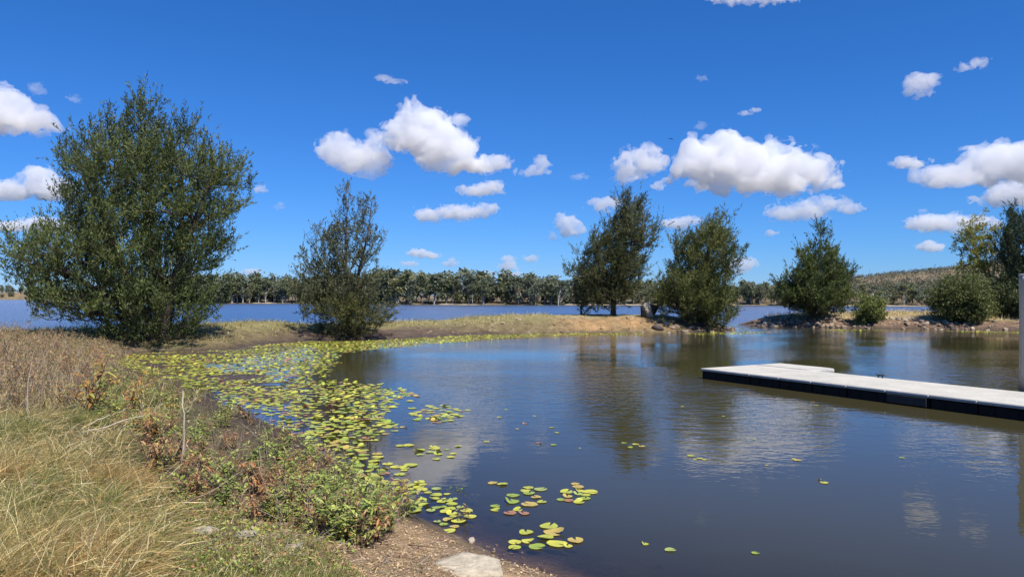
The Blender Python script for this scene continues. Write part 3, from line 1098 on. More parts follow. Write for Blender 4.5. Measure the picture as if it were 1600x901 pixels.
    tree('conical_tree', 'dense rounded cone-shaped green tree on the right bank', 'tree',
         [(1282, 334), (1290, 350), (1300, 375), (1312, 370), (1320, 395), (1334, 408), (1325, 440), (1325, 460), (1310, 475), (1290, 482),
          (1255, 482), (1240, 470), (1215, 450), (1211, 420), (1222, 410), (1235, 400), (1238, 375), (1255, 360), (1262, 348)], 66.5, (1270, 489),
         [[(1270, 491, 0), (1272, 440, 0), (1278, 380, 0), (1282, 340, 0)], [(1270, 485, 0), (1250, 440, 0.3), (1230, 415, 0)],
          [(1270, 480, 0), (1295, 430, -0.3), (1320, 405, 0)]],
         430, 0.62, 17, TREES, 0.2, dict(nper=3, L=0.95, nl=30, ll=0.25, lw=0.058, fat=0.13), hole=0.38, rise=0.4, zmin=0.5,
         cols=((0.030, 0.046, 0.018), (0.10, 0.112, 0.03)))
    tree('edge_tree', 'tall dark feathery tree cut by the right edge above the dock', 'tree',
         [(1592, 303), (1612, 320), (1650, 380), (1665, 450), (1640, 505), (1570, 500), (1572, 470), (1560, 440), (1565, 400), (1557, 362), (1570, 325)],
         63.0, (1606, 495), [[(1606, 497, 0), (1604, 420, 0), (1596, 310, 0)], [(1606, 490, 0), (1630, 430, 0.3), (1645, 390, 0)],
                             [(1606, 490, 0), (1585, 420, -0.3), (1570, 370, 0)]],
         420, 0.62, 18, TREES, 0.2, dict(nper=3, L=0.95, nl=26, ll=0.25, lw=0.055), hole=0.42,
         cols=((0.026, 0.040, 0.022), (0.062, 0.075, 0.032)))
    LEAFY = dict(nper=4, L=0.45, nl=14, ll=0.15, lw=0.085, up=0.15, open_=0.9, fat=0.25)
    tree('slender_tree', 'slender thin-trunked tree with yellow-green top above the right shrubs', 'tree',
         [(1530, 321), (1550, 330), (1558, 350), (1562, 392), (1548, 418), (1525, 412), (1500, 412), (1492, 390), (1498, 350), (1510, 332)],
         66.0, (1545, 490), [[(1544, 492, 0), (1546, 440, 0), (1538, 380, 0.1), (1532, 328, 0)], [(1546, 450, 0), (1555, 400, -0.2), (1552, 345, 0)],
                             [(1545, 440, 0), (1528, 400, 0.2), (1512, 350, 0)]],
         190, 0.45, 19, None, 0.14, LEAFY, cols=((0.10, 0.12, 0.03), (0.26, 0.23, 0.045)), hole=0.42, bark=(0.30, 0.27, 0.23), mat=M_LEAF)
    tree('round_shrub', 'single round light green shrub on the grassy right bank', 'shrub',
         [(1358, 457), (1372, 462), (1381, 475), (1380, 490), (1370, 501), (1345, 501), (1337, 487), (1338, 472), (1347, 462)], 63.5, (1359, 501),
         [[(1359, 503, 0), (1359, 465, 0)], [(1359, 503, 0), (1372, 475, 0)], [(1359, 503, 0), (1345, 475, 0)]],
         220, 0.22, 20, None, 0.04, LEAFY, cols=((0.07, 0.09, 0.025), (0.16, 0.17, 0.05)), hole=0.3, rise=0.1, mat=M_LEAF)
    for s_, (nm, lab, pl, D_, bs, nt_) in enumerate([
        ('waterside_shrub', 'big rounded green shrub on the bank beneath the slender tree',
         [(1500, 432), (1525, 436), (1540, 450), (1548, 475), (1545, 505), (1480, 510), (1458, 495), (1453, 465), (1475, 440)], 61.5, (1502, 511), 620),
        ('waterside_shrub', 'darker green shrub between the big rounded shrub and the right edge',
         [(1560, 440), (1585, 450), (1600, 470), (1605, 506), (1535, 508), (1528, 480), (1540, 450)], 62.5, (1566, 508), 420),
        ('waterside_shrub', 'dark shrub at the right edge behind the tall grey pile',
         [(1610, 455), (1650, 470), (1665, 506), (1585, 508), (1582, 475)], 60.5, (1625, 509), 300)]):
        tree(nm, lab, 'shrub', pl, D_, bs, [[(bs[0], bs[1] + 2, 0), (bs[0], 450, 0)], [(bs[0], bs[1] + 2, 0), (bs[0] + 25, 465, 0.5)],
                                            [(bs[0], bs[1] + 2, 0), (bs[0] - 25, 465, -0.5)]],
             int(nt_ * 0.8), 0.36, 30 + s_, 'shrubs at the right waterline', 0.06, dict(LEAFY, nper=4, L=0.6, nl=16, ll=0.17),
             cols=((0.05, 0.066, 0.022), (0.125, 0.13, 0.042)) if s_ == 0 else ((0.034, 0.046, 0.02), (0.085, 0.095, 0.034)),
             hole=0.36, rise=0.1, mat=M_LEAF)

# ------------------------------------------------------------------ far shore woodland
def euc_proto(seed, tall, cols, dead=False, lo=False):
    """a eucalypt of unit height: (trunk Geo, crown Geo)"""
    rng = np.random.default_rng(seed)
    tg, cg = Geo(), Geo()
    bend = rng.normal(0, 0.05, 2)
    top = 0.62 if not dead else 0.9
    pts = np.array([[bend[0] * s * s + 0.01 * math.sin(6 * s + seed), bend[1] * s * s, s * top] for s in np.linspace(0, 1, 7)])
    rad = np.linspace(0.022, 0.009, 7)
    bc = np.array([0.55, 0.51, 0.46]) * rng.uniform(0.75, 1.15)
    if lo:
        pts, rad = pts[[0, 2, 4, 6]], rad[[0, 2, 4, 6]]
    V, fs = tube(pts, rad, 5 if not lo else 3, False)
    tg.add(V, fs, bc)
    ncl = 19 if not dead else 3
    for k in range(ncl):
        h = rng.uniform(0.36 if tall else 0.05, 0.94)
        a = rng.uniform(0, 2 * math.pi)
        w = (0.20 if tall else 0.27) * math.sin(math.pi * min(max((h - 0.08) / 0.92, 0.05), 0.97)) ** 0.6
        c = np.array([bend[0] + w * math.cos(a) * rng.uniform(0.2, 1), bend[1] + w * math.sin(a) * rng.uniform(0.2, 1), h])
        j = max(0, min(len(pts) - 1, int(h * 0.7 / top * (len(pts) - 1)) - 1))
        m_ = 0.5 * (pts[j] + c) + [0, 0, -0.02]
        if not lo or k % 4 == 0:
            V, fs = tube(np.array([pts[j], m_, c]), [0.008, 0.006, 0.003], 4 if not lo else 3, False)
            tg.add(V, fs, bc * 0.9)
        n = (80 if not lo else 24) if not dead else 25
        r = rng.uniform(0.07, 0.15)
        q = c + rng.normal(0, 0.5, (n, 3)) * r * np.array([1, 1, 0.62])
        d = unit(rng.normal(0, 1, (n, 3)) + [0, 0, -0.3])
        V, Fq = leaf_quads(q, d, (1.7 if lo else 1) * rng.uniform(0.035, 0.07, n), (1.7 if lo else 1) * rng.uniform(0.024, 0.042, n), rng)
        tt = rng.uniform(0, 1)
        col = np.array(cols[0]) * (1 - tt) + np.array(cols[1]) * tt
        cg.add(V, [Fq], np.repeat(col * 1.45 * rng.uniform(0.75, 1.25, (n, 1)), 4, 0))
    return tg, cg


if 'far' not in SKIP:
    EC = [((0.10, 0.115, 0.065), (0.15, 0.16, 0.085)), ((0.11, 0.118, 0.062), (0.175, 0.17, 0.08)), ((0.095, 0.11, 0.07), (0.135, 0.15, 0.095))]
    protos = [euc_proto(100 + i, i % 3 != 2, EC[i % 3]) for i in range(9)]
    lows = [euc_proto(150 + i, i % 3 == 0, EC[i % 3], False, True) for i in range(9)]
    bare = euc_proto(130, True, ((0.16, 0.10, 0.06), (0.22, 0.14, 0.08)), True)
    pm = [(g.mesh('trunk', M_BARK, True), c.mesh('crown', M_LEAF)) for g, c in protos + [bare]]
    rng = np.random.default_rng(5)
    hx = [-50, 0, 60, 110, 128, 136, 250, 340, 420, 480, 560, 640, 700, 780, 850, 900, 1000, 1140, 1200, 1340, 1440, 1700]
    hh = [9, 10, 13, 10, 14, 24, 33, 40, 38, 35, 43, 46, 45, 42, 41, 37, 33, 33, 27, 28, 28, 30]
    sh = np.array(FAR_SHORE)
    seg = np.linalg.norm(np.diff(sh, axis=0), axis=1)
    cum = np.concatenate([[0], np.cumsum(seg)])

    def shore_at(s):
        return np.array([np.interp(s, cum, sh[:, 0]), np.interp(s, cum, sh[:, 1])])
    s = cum[1]
    cnt = 0
    far_stuff_t, far_stuff_c = Geo(), Geo()
    while s < cum[-2]:
        p = shore_at(s)
        px_ = 800 + F * p[0] / p[1]
        step = 2.7 if p[1] < 340 else 4.0 if p[1] < 420 else 22.0
        if -60 < px_ < 1680:
            for row in range(3):
                off = (1.5 + rng.uniform(0, 4)) if row == 0 else 3 + row * 6 + rng.uniform(-3, 3)
                q = p * (1 + off / np.linalg.norm(p)) + rng.normal(0, 1.2, 2)
                z = zf1(q[0], q[1])
                H = np.interp(px_, hx, hh) * q[1] / F * rng.uniform(0.70, 1.22) * (1 if row < 2 else 0.95)
                H = max(H, 5.0)
                k = int(rng.integers(0, 9)) if rng.random() > 0.05 else 9
                rz = rng.uniform(0, 6.28)
                wsc = rng.uniform(0.9, 1.5)
                if row == 0 and (rng.random() < 0.8) and p[1] < 420:
                    cnt += 1
                    root = link('shore_eucalypt', None, None, (q[0], q[1], z - 0.1), rz, (H * wsc, H * wsc, H))
                    if 340 < px_ < 500:
                        lab = 'pale-trunked eucalypt on the far shore between the two left-hand trees'
                    elif px_ <= 340:
                        lab = 'eucalypt on the far shore seen behind the largest tree'
                    elif px_ < 900:
                        lab = 'slim eucalypt in the tall treeline across the lake, centre of the far shore'
                    elif px_ < 1200:
                        lab = 'eucalypt on the far shore, seen between the trees on the spit'
                    else:
                        lab = 'eucalypt at the foot of the brown hill across the lake'
                    if k == 9:
                        lab = lab.replace('eucalypt', 'half-bare eucalypt', 1).replace('small distant ', '').replace('slim ', '')
                    hrel = H / max(np.interp(px_, hx, hh) * q[1] / F, 1)
                    lab = ('tall ' if hrel > 1.06 else 'short ' if hrel < 0.86 else 'medium-height ') + ('spreading ' if wsc > 1.25 else '') + lab.replace('slim ', '')
                    props(root, lab, 'tree', 'eucalypts along the far shore')
                    link('trunk', pm[k][0], root)
                    link('crown', pm[k][1], root)
                else:
                    for g_, tgt in ((lows[k % 9][0], far_stuff_t), (lows[k % 9][1], far_stuff_c)):
                        V = np.concatenate(g_.V) * [H * wsc, H * wsc, H]
                        c_, s_ = math.cos(rz), math.sin(rz)
                        V = np.stack([V[:, 0] * c_ - V[:, 1] * s_, V[:, 0] * s_ + V[:, 1] * c_, V[:, 2]], 1) + [q[0], q[1], z - 0.1]
                        tgt.add(V, [np.concatenate(v) for v in g_.F.values()], np.concatenate(g_.C))
        s += step * rng.uniform(0.7, 1.3)
    o = link('woodland', far_stuff_c.mesh('woodland', M_LEAF))
    props(o, 'dense eucalypt woodland massed behind the first row across the lake', 'woodland', None, 'stuff')
    props(link('trunks', far_stuff_t.mesh('trunks', M_BARK, True), o), None, None, None, 'stuff')
    # scrub on the hill
    n = 10000
    pxs = np.concatenate([rng.uniform(1080, 1720, n - 900), rng.uniform(-80, 200, 450), rng.uniform(200, 1080, 450)])
    Ds = rng.uniform(330 ** 0.5, 1500 ** 0.5, n) ** 2
    Ds = np.where((pxs < 200), rng.uniform(1050, 1500, n), Ds)
    xs = (pxs - 800) / F * Ds
    keep = fbm2(xs, Ds, 0.012, 4, 50.0) < rng.uniform(0.40, 0.68, n)
    xs, Ds = xs[keep], Ds[keep]
    zs = zf(xs, Ds)
    n = len(xs)
    nl = 9
    Hs = rng.uniform(2.5, 6.5, n)
    ctr = np.stack([xs, Ds, zs + Hs * 0.55], 1)
    q = ctr[:, None] + rng.normal(0, 1, (n, nl, 3)) * (Hs[:, None, None] * np.array([0.26, 0.26, 0.2]))
    q = q.reshape(-1, 3)
    V, Fq = leaf_quads(q, unit(rng.normal(size=q.shape)), rng.uniform(1.0, 2.0, len(q)), rng.uniform(0.7, 1.3, len(q)), rng)
    col = np.array([0.11, 0.11, 0.07]) + rng.uniform(0, 1, (n, 1)) * np.array([0.07, 0.06, 0.035])
    g = Geo()
    g.add(V, [Fq], np.repeat(np.repeat(col, nl, 0), 4, 0))
    props(link('hill_scrub', g.mesh('hill_scrub', M_LEAF)), 'scattered scrub and small trees over the brown hill', 'scrub', None, 'stuff')

# ------------------------------------------------------------------ floating dock
import bmesh


def bevel_box(name, x0, x1, y0, y1, z0, z1, mat, bev=0.02, seg=2, parent=None):
    bm = bmesh.new()
    bmesh.ops.create_cube(bm, size=1)
    for v in bm.verts:
        v.co = ((x0 + x1) / 2 + v.co.x * (x1 - x0), (y0 + y1) / 2 + v.co.y * (y1 - y0), (z0 + z1) / 2 + v.co.z * (z1 - z0))
    if bev:
        bmesh.ops.bevel(bm, geom=bm.edges[:], offset=bev, segments=seg, affect='EDGES', profile=0.5)
    me = bpy.data.meshes.new(name)
    bm.to_mesh(me)
    bm.free()
    me.materials.append(mat)
    return link(name, me, parent)


def mat_plain(name, col, rough=0.7, spec=0.3, nscale=8, namp=0.2, bump=0.2, streak=False):
    m, t, out = nt(name)
    tc = N(t, 'ShaderNodeTexCoord')
    v = tc.outputs['Object']
    if streak:
        mp_ = N(t, 'ShaderNodeMapping')
        mp_.inputs['Scale'].default_value = (1, 1, 0.12)
        t.links.new(v, mp_.inputs['Vector'])
        v = mp_.outputs[0]
    n1_ = noise(t, nscale, 6, 0.65, v)
    n2_ = noise(t, nscale * 9, 4, 0.6, v)
    c = mixc(t, col, ramp(t, n1_.outputs[0], [(0.3, 1 - namp), (0.7, 1 + namp)]).outputs[0], 1.0, 'MULTIPLY')
    c = mixc(t, c, ramp(t, n2_.outputs[0], [(0.3, 1 - namp * 0.6), (0.7, 1 + namp * 0.6)]).outputs[0], 1.0, 'MULTIPLY')
    p = N(t, 'ShaderNodeBsdfPrincipled', Roughness=rough)
    p.inputs['Specular IOR Level'].default_value = spec
    t.links.new(c, p.inputs['Base Color'])
    b = N(t, 'ShaderNodeBump', Strength=bump, Distance=0.02)
    t.links.new(n2_.outputs[0], b.inputs['Height'])
    t.links.new(b.outputs[0], p.inputs['Normal'])
    t.links.new(p.outputs[0], out.inputs['Surface'])
    return m


M_DECK = mat_plain('pale_deck', (0.48, 0.455, 0.39), 0.9, 0.15, 1.4, 0.15, 0.35)
M_FLOAT = mat_plain('black_plastic_float', (0.009, 0.009, 0.010), 0.6, 0.12, 3, 0.35, 0.15)
M_TRIM = mat_plain('grey_edge_trim', (0.42, 0.40, 0.37), 0.6, 0.3, 4, 0.18, 0.1)
M_FENDER = mat_plain('weathered_fender', (0.03, 0.031, 0.034), 0.5, 0.2, 5, 0.3, 0.1)
M_METAL = mat_plain('dark_metal', (0.02, 0.02, 0.02), 0.5, 0.5, 6, 0.2, 0.1)
M_PILE = mat_plain('weathered_pile', (0.44, 0.38, 0.30), 0.9, 0.1, 5, 0.22, 0.5, True)

dock = link('floating_dock', None, None, (6.1, 23.6, 0), math.atan2(-0.868, 0.497))
props(dock, 'L-shaped floating dock with pale deck and black floats at right', 'dock')
DT = 0.33
bx_ = 0.012


def module(x0, x1, y0, y1, front=True):
    p = bevel_box('pontoon', x0 + bx_, x1 - bx_, y0 + 0.03, y1 - 0.03, -0.28, DT - 0.085, M_FLOAT, 0.03, 2, dock)
    d = bevel_box('deck_panel', x0 + 0.0008, x1 - 0.0008, y0 + 0.045, y1 - 0.045, DT - 0.083, DT, M_DECK, 0.002, 1, dock)
    if front:
        bevel_box('edge_trim', x0 + 0.006, x1 - 0.006, y0 - 0.012, y0 + 0.043, DT - 0.082, DT - 0.004, M_TRIM, 0.02, 3, dock)
        bevel_box('edge_trim', x0 + 0.006, x1 - 0.006, y1 - 0.043, y1 + 0.012, DT - 0.082, DT - 0.004, M_TRIM, 0.02, 3, dock)
        for k in (0.28, 0.72):                 # moulded ribs of the float face
            xx = x0 + (x1 - x0) * k
            bevel_box('rib', xx - 0.05, xx + 0.05, y0 + 0.012, y0 + 0.04, -0.2, DT - 0.11, M_FLOAT, 0.012, 2, p)


module(0.0, 2.0, 0.0, 2.5)
module(0.0, 2.0, 2.53, 3.75, False)
bevel_box('edge_trim', 0.006, 1.994, 3.70, 3.78, DT - 0.082, DT - 0.004, M_TRIM, 0.035, 3, dock)
bevel_box('edge_trim', -0.045, -0.002, 0.02, 3.74, DT - 0.082, DT - 0.004, M_TRIM, 0.02, 3, dock)
bevel_box('bumper', 1.99, 2.16, 2.56, 3.74, DT - 0.17, DT - 0.006, M_TRIM, 0.06, 4, dock)
x_ = 2.0
k_ = 0
while x_ < 15:
    module(x_, x_ + 1.082, 0.0, 2.5)
    if k_ == 4:
        bevel_box('fender', x_ + 0.04, x_ + 1.04, -0.035, -0.004, 0.03, DT - 0.09, M_FENDER, 0.012, 2, dock)
    x_ += 1.082
    k_ += 1
cl = Geo()
V, fs = tube([(-0.14, 0, 0.085), (-0.06, 0, 0.075), (0.06, 0, 0.075), (0.14, 0, 0.085)], [0.012, 0.018, 0.018, 0.012], 8)
cl.add(V, fs, (0.02, 0.02, 0.02))
for sx in (-0.05, 0.05):
    V, fs = tube([(sx * 1.3, 0, 0), (sx, 0, 0.075)], [0.022, 0.016], 8)
    cl.add(V, fs, (0.02, 0.02, 0.02))
for xx in (4.62, 10.1):
    link('cleat', cl.mesh('cleat', M_METAL, True), dock, (xx, 2.38, DT))

# mooring pile
pr = 0.235
pile = link('mooring_pile', None, None, (12.72, 17.95, 0))
props(pile, 'tall round grey pile rising beside the dock at the right edge', 'pile')
zz = np.linspace(-1.6, 3.13, 40)
V, fs = tube(np.stack([0.01 * np.sin(zz * 1.3), 0.008 * np.cos(zz), zz], 1), pr * (1 + 0.012 * np.sin(zz * 2.2)), 32)
tt_ = M_PILE.node_tree                       # tide stain and rust runs low on the shaft
pb_ = [n for n in tt_.nodes if n.type == 'BSDF_PRINCIPLED'][0]
src_ = pb_.inputs['Base Color'].links[0].from_socket
tc_ = N(tt_, 'ShaderNodeTexCoord')
sp_ = N(tt_, 'ShaderNodeSeparateXYZ')
tt_.links.new(tc_.outputs['Object'], sp_.inputs[0])
nn_ = noise(tt_, 3.0, 5, 0.6, tc_.outputs['Object'])
hh_ = math_(tt_, 'ADD', sp_.outputs[2], math_(tt_, 'MULTIPLY', nn_.outputs[0], 0.9))
rr_ = ramp(tt_, math_(tt_, 'MULTIPLY', hh_, 0.5), [(0.35, 0.85), (0.62, 0.0)])
tt_.links.new(mixc(tt_, src_, (0.16, 0.095, 0.05), rr_.outputs[0]), pb_.inputs['Base Color'])
link('shaft', make_mesh('shaft', V, fs, M_PILE, None, True), pile)
V, fs = tube(np.array([(0, 0, 3.131), (0, 0, 3.17), (0, 0, 3.185)]), [pr * 1.03, pr * 1.03, pr * 0.96], 32)
link('cap', make_mesh('cap', V, fs, M_TRIM), pile)
for k in range(5):
    bz_ = 0.9 + 0.5 * k
    V, fs = tube([(-pr * 0.80, -pr * 0.58, bz_), (-pr * 0.86, -pr * 0.62, bz_)], [0.018, 0.016], 8)
    link('bolt', make_mesh('bolt', V, fs, M_METAL), pile)

# ------------------------------------------------------------------ boulder
def hull_rock(name, pts, mat, colf, sub=3, amp=0.05, seed=1):
    bm = bmesh.new()
    for q in pts:
        bm.verts.new(q)
    bmesh.ops.convex_hull(bm, input=bm.verts[:])
    bmesh.ops.triangulate(bm, faces=bm.faces[:])
    bmesh.ops.subdivide_edges(bm, edges=bm.edges[:], cuts=sub, use_grid_fill=True)
    bmesh.ops.triangulate(bm, faces=bm.faces[:])
    bm.normal_update()
    bm.verts.index_update()
    V = np.array([v.co[:] for v in bm.verts])
    Nn = np.array([v.normal[:] for v in bm.verts])
    Fc = np.array([[v.index for v in f.verts] for f in bm.faces])
    bm.free()
    V = V + Nn * (fbm(V * 2.2 / max(np.ptp(V), 1e-3) * 2 + seed, 4)[:, None] - 0.55) * amp * 2
    return make_mesh(name, V, [Fc], mat, colf(V))


def boulder_col(V):
    n = fbm(V * 2.3 + 3, 4)
    c = np.array([0.05, 0.046, 0.045]) * (0.7 + 0.7 * n)[:, None]
    st = 1 - sstep(0.17, 0.26, np.abs(V[:, 0] - (0.14 - 0.38 * (V[:, 2] - 0.1)) + (n - 0.5) * 0.3))
    c = c * (1 - st[:, None]) + np.array([0.50, 0.44, 0.34]) * st[:, None]
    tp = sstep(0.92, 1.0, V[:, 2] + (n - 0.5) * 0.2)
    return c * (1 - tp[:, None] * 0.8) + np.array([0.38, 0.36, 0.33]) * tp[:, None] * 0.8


bD = 58.6
bxx = (1013 - 800) / F * bD
o = link('boulder', hull_rock('boulder', [(-0.52, -0.2, 0), (-0.5, 0.35, 0), (0.3, -0.35, 0), (0.35, 0.3, 0), (-0.55, -0.3, 0.75), (-0.5, 0.3, 0.8),
         (-0.3, -0.1, 1.03), (-0.2, 0.3, 1.05), (0.25, -0.3, 0.98), (0.3, 0.3, 1.0), (0.74, -0.15, 0.75), (0.66, 0.25, 0.78), (-0.05, -0.5, 0.5), (0.3, -0.45, 0.65)],
         M_STONE, boulder_col, 4, 0.05, 2), None, (bxx, bD, zf1(bxx, bD) - 0.06), None, 1.12)
props(o, 'dark angular boulder with a pale streak standing alone on the spit', 'boulder')

# ------------------------------------------------------------------ bird
bird = link('bird', None, None, ((1048 - 800) / F * 90, 90, HC + (HY - 217) / F * 90), (0.1, 0.12, 0.5))
props(bird, 'small dark bird gliding high above the leaning tree', 'bird')
M_BIRD = mat_plain('dark_plumage', (0.02, 0.018, 0.016), 0.8, 0.2)
ys = np.linspace(-0.20, 0.20, 9)
V, fs = tube(np.stack([0 * ys, ys, 0.01 * np.cos(ys * 8)], 1), [0.006, 0.022, 0.035, 0.043, 0.045, 0.04, 0.03, 0.028, 0.004], 8)
link('body', make_mesh('body', V, fs, M_BIRD, None, True), bird)
for sgn in (-1, 1):
    W = []
    for (sx, yl, yt, zz_) in ((0.02, -0.07, 0.08, 0.0), (0.15, -0.05, 0.12, 0.03), (0.28, -0.05, 0.08, 0.02), (0.38, -0.07, 0.0, 0.0), (0.42, -0.09, -0.05, -0.015)):
        W += [(sgn * sx, yl, zz_ - 0.005), (sgn * sx, yt, zz_ - 0.005), (sgn * sx, yt, zz_ + 0.006), (sgn * sx, yl, zz_ + 0.006)]
    q = []
    for i in range(4):
        for j in range(4):
            q.append([i * 4 + j, i * 4 + (j + 1) % 4, i * 4 + 4 + (j + 1) % 4, i * 4 + 4 + j])
    q += [[0, 1, 2, 3], [16, 17, 18, 19]]
    link('wing', make_mesh('wing', np.array(W), [np.array(q)], M_BIRD), bird)
V = np.array([(-0.02, -0.19, -0.004), (0.02, -0.19, -0.004), (0.05, -0.31, -0.004), (-0.05, -0.31, -0.004),
              (-0.02, -0.19, 0.004), (0.02, -0.19, 0.004), (0.05, -0.31, 0.004), (-0.05, -0.31, 0.004)])
link('tail', make_mesh('tail', V, [np.array([[0, 1, 2, 3], [4, 7, 6, 5], [0, 4, 5, 1], [1, 5, 6, 2], [2, 6, 7, 3], [3, 7, 4, 0]])], M_BIRD), bird)

# ------------------------------------------------------------------ lily pads
def sample_px(poly, n, rng):
    """random photograph pixels inside a polygon, spread evenly over the ground it covers"""
    P = np.array(poly, float)
    out = np.zeros((0, 2))
    while len(out) < n:
        x = rng.uniform(P[:, 0].min(), P[:, 0].max(), n * 3)
        y = rng.uniform(P[:, 1].min(), P[:, 1].max(), n * 3)
        m = inpoly(x, y, poly)
        out = np.vstack([out, np.stack([x, y], 1)[m]])
    return out[:n]


def pad_template(seed, n=15):
    rng = np.random.default_rng(seed)
    a0 = 0.16 + rng.uniform(0, 0.14)
    a = np.linspace(a0, 2 * math.pi - a0, n)
    r = 1 + 0.06 * np.sin(3 * a + seed) + rng.normal(0, 0.02, n)
    z = 0.03 + 0.05 * np.maximum(0, np.sin(2 * a + seed * 1.7)) + rng.uniform(-0.01, 0.03, n)
    if seed % 3 == 1:
        z += (0.15 + 0.05 * seed) * np.maximum(0, np.cos(a - 1.0)) ** 2          # one side lifted off the water
    ring = np.stack([r * np.cos(a), r * np.sin(a) * rng.uniform(0.9, 1), z], 1)
    inn = ring * [0.55, 0.55, 0.2]
    V = np.concatenate([[[0.02, 0, 0.015]], inn, ring])
    t_ = [[0, i + 1, i + 2] for i in range(n - 1)]
    q = [[1 + i, 1 + n + i, 2 + n + i, 2 + i] for i in range(n - 1)]
    return V, np.array(t_), np.array(q)


if 'pads' not in SKIP:
    rng = np.random.default_rng(21)
    PT = [pad_template(i) for i in range(10)]
    PTL = [pad_template(i, 9) for i in range(10)]
    mx, my = np.array(MAT)[:, 0], np.array(MAT)[:, 1]
    cand = np.zeros((0, 2))
    n = 80000
    x = rng.uniform(mx.min(), mx.max(), n)
    y = rng.uniform(my.min(), my.max(), n)
    md = polydist(x, y, MAT)
    edge = (fbm2(x, y, 0.6, 3, 91.0) - 0.5) * 1.6
    dens = sstep(-0.1, 0.5, md + edge) * sstep(0.36, 0.50, fbm2(x, y, 0.42, 3, 90.0) + 0.12)
    m = rng.random(n) < dens * 0.9
    cand = np.stack([x[m], y[m], np.zeros(m.sum())], 1)
    # clusters and strays on the open water: (label key, polygon or points)
    CL = [('in the raft of pads jutting right from the mat', [(640, 636), (690, 633), (738, 642), (725, 650), (690, 662), (648, 656)], 70, 1),
          ('in the compact cluster farthest right near the bank', [(868, 768), (900, 755), (930, 765), (928, 780), (905, 792), (880, 785)], 26, 2),
          ('in the loose cluster left of the compact one', [(765, 755), (800, 752), (855, 765), (855, 780), (845, 800), (790, 808), (762, 795), (790, 775)], 26, 3),
          ('in the small cluster nearest the bottom of the pond', [(808, 838), (830, 820), (862, 822), (910, 850), (880, 858), (850, 850), (820, 865), (795, 862)], 24, 4),
          ('scattered along the muddy edge among weeds', [(640, 745), (700, 770), (740, 800), (720, 830), (690, 830), (640, 790), (600, 740)], 85, 5),
          ('straggling over open water beyond the clusters', [(615, 695), (640, 695), (715, 692), (722, 720), (660, 725), (640, 705)], 16, 6)]
    for lab, poly, num, kk in CL:
        s_ = sample_px(poly, num, rng)
        g_ = np.array([gp(a_, b_) for a_, b_ in s_])
        cand = np.vstack([cand, np.column_stack([g_, np.full(num, kk)])])
    for a_, b_ in [(975, 692), (993, 694), (1003, 697), (985, 699), (1080, 712), (1093, 716), (1101, 718), (1086, 718), (1180, 687), (1240, 717), (1246, 719),
                   (1198, 727), (1280, 749), (1288, 754), (1409, 715), (835, 650), (862, 668), (870, 676), (790, 640), (808, 670), (780, 652), (1130, 650),
                   (1160, 598), (1270, 628), (1275, 633), (1008, 850), (1047, 859), (1305, 640), (1352, 624), (820, 662), (842, 692), (865, 695), (760, 690),
                   (1180, 864), (906, 700), (1066, 635)]:
        g_ = gp(a_, b_)
        cand = np.vstack([cand, [[g_[0], g_[1], 7]]])
    # bands lying along the far banks
    for poly, num in [([(1060, 521), (1130, 517), (1222, 518), (1180, 522), (1090, 523)], 300), ([(1280, 514), (1400, 515), (1470, 516), (1300, 517)], 160),
                      ([(1470, 516), (1600, 518), (1600, 521), (1500, 518.5)], 240), ([(890, 521), (1010, 521), (1000, 523), (900, 524)], 160)]:
        s_ = sample_px(poly, num, rng)
        g_ = np.array([gp(a_, b_) for a_, b_ in s_])
        cand = np.vstack([cand, np.column_stack([g_, np.full(num, 8)])])
    # thin out overlaps
    rad = np.where((cand[:, 2] == 0) | (cand[:, 2] == 8), rng.uniform(0.055, 0.115, len(cand)), rng.uniform(0.06, 0.115, len(cand))) * np.where(rng.random(len(cand)) < 0.15, 0.7, 1) * np.where(cand[:, 2] == 7, 0.55, np.where(cand[:, 2] == 5, 0.75, 1))
    cell = {}
    keep = []
    for i in rng.permutation(len(cand)):
        cx, cy = int(cand[i, 0] / 0.32), int(cand[i, 1] / 0.32)
        ok = True
        for ax in (-1, 0, 1):
            for ay in (-1, 0, 1):
                for j in cell.get((cx + ax, cy + ay), ()):
                    if (cand[i, 0] - cand[j, 0]) ** 2 + (cand[i, 1] - cand[j, 1]) ** 2 < (0.74 * (rad[i] + rad[j])) ** 2:
                        ok = False
        if ok:
            cell.setdefault((cx, cy), []).append(i)
            keep.append(i)
    cand, rad = cand[keep], rad[keep]
    gz = zf(cand[:, 0], cand[:, 1])
    ok = gz < 0.03
    cand, rad, gz = cand[ok], rad[ok], gz[ok]
    o_ = np.argsort(cand[:, 1])
    cand, rad, gz = cand[o_], rad[o_], gz[o_]
    PC = np.array([(0.44, 0.46, 0.065), (0.55, 0.53, 0.08), (0.30, 0.38, 0.06), (0.36, 0.42, 0.12), (0.50, 0.38, 0.10), (0.38, 0.19, 0.10)])
    PW = np.array([0.28, 0.30, 0.14, 0.11, 0.11, 0.06])
    pmesh = {}
    stuffp = Geo()
    LAB = {0: 'lily pad on the near edge of the big floating mat', 7: 'stray lily pad floating alone on open water',
           8: 'lily pad in the thin band along the far bank'}
    for lab, _p, _n, kk in CL:
        LAB[kk] = 'lily pad ' + lab
    n_ind = 0
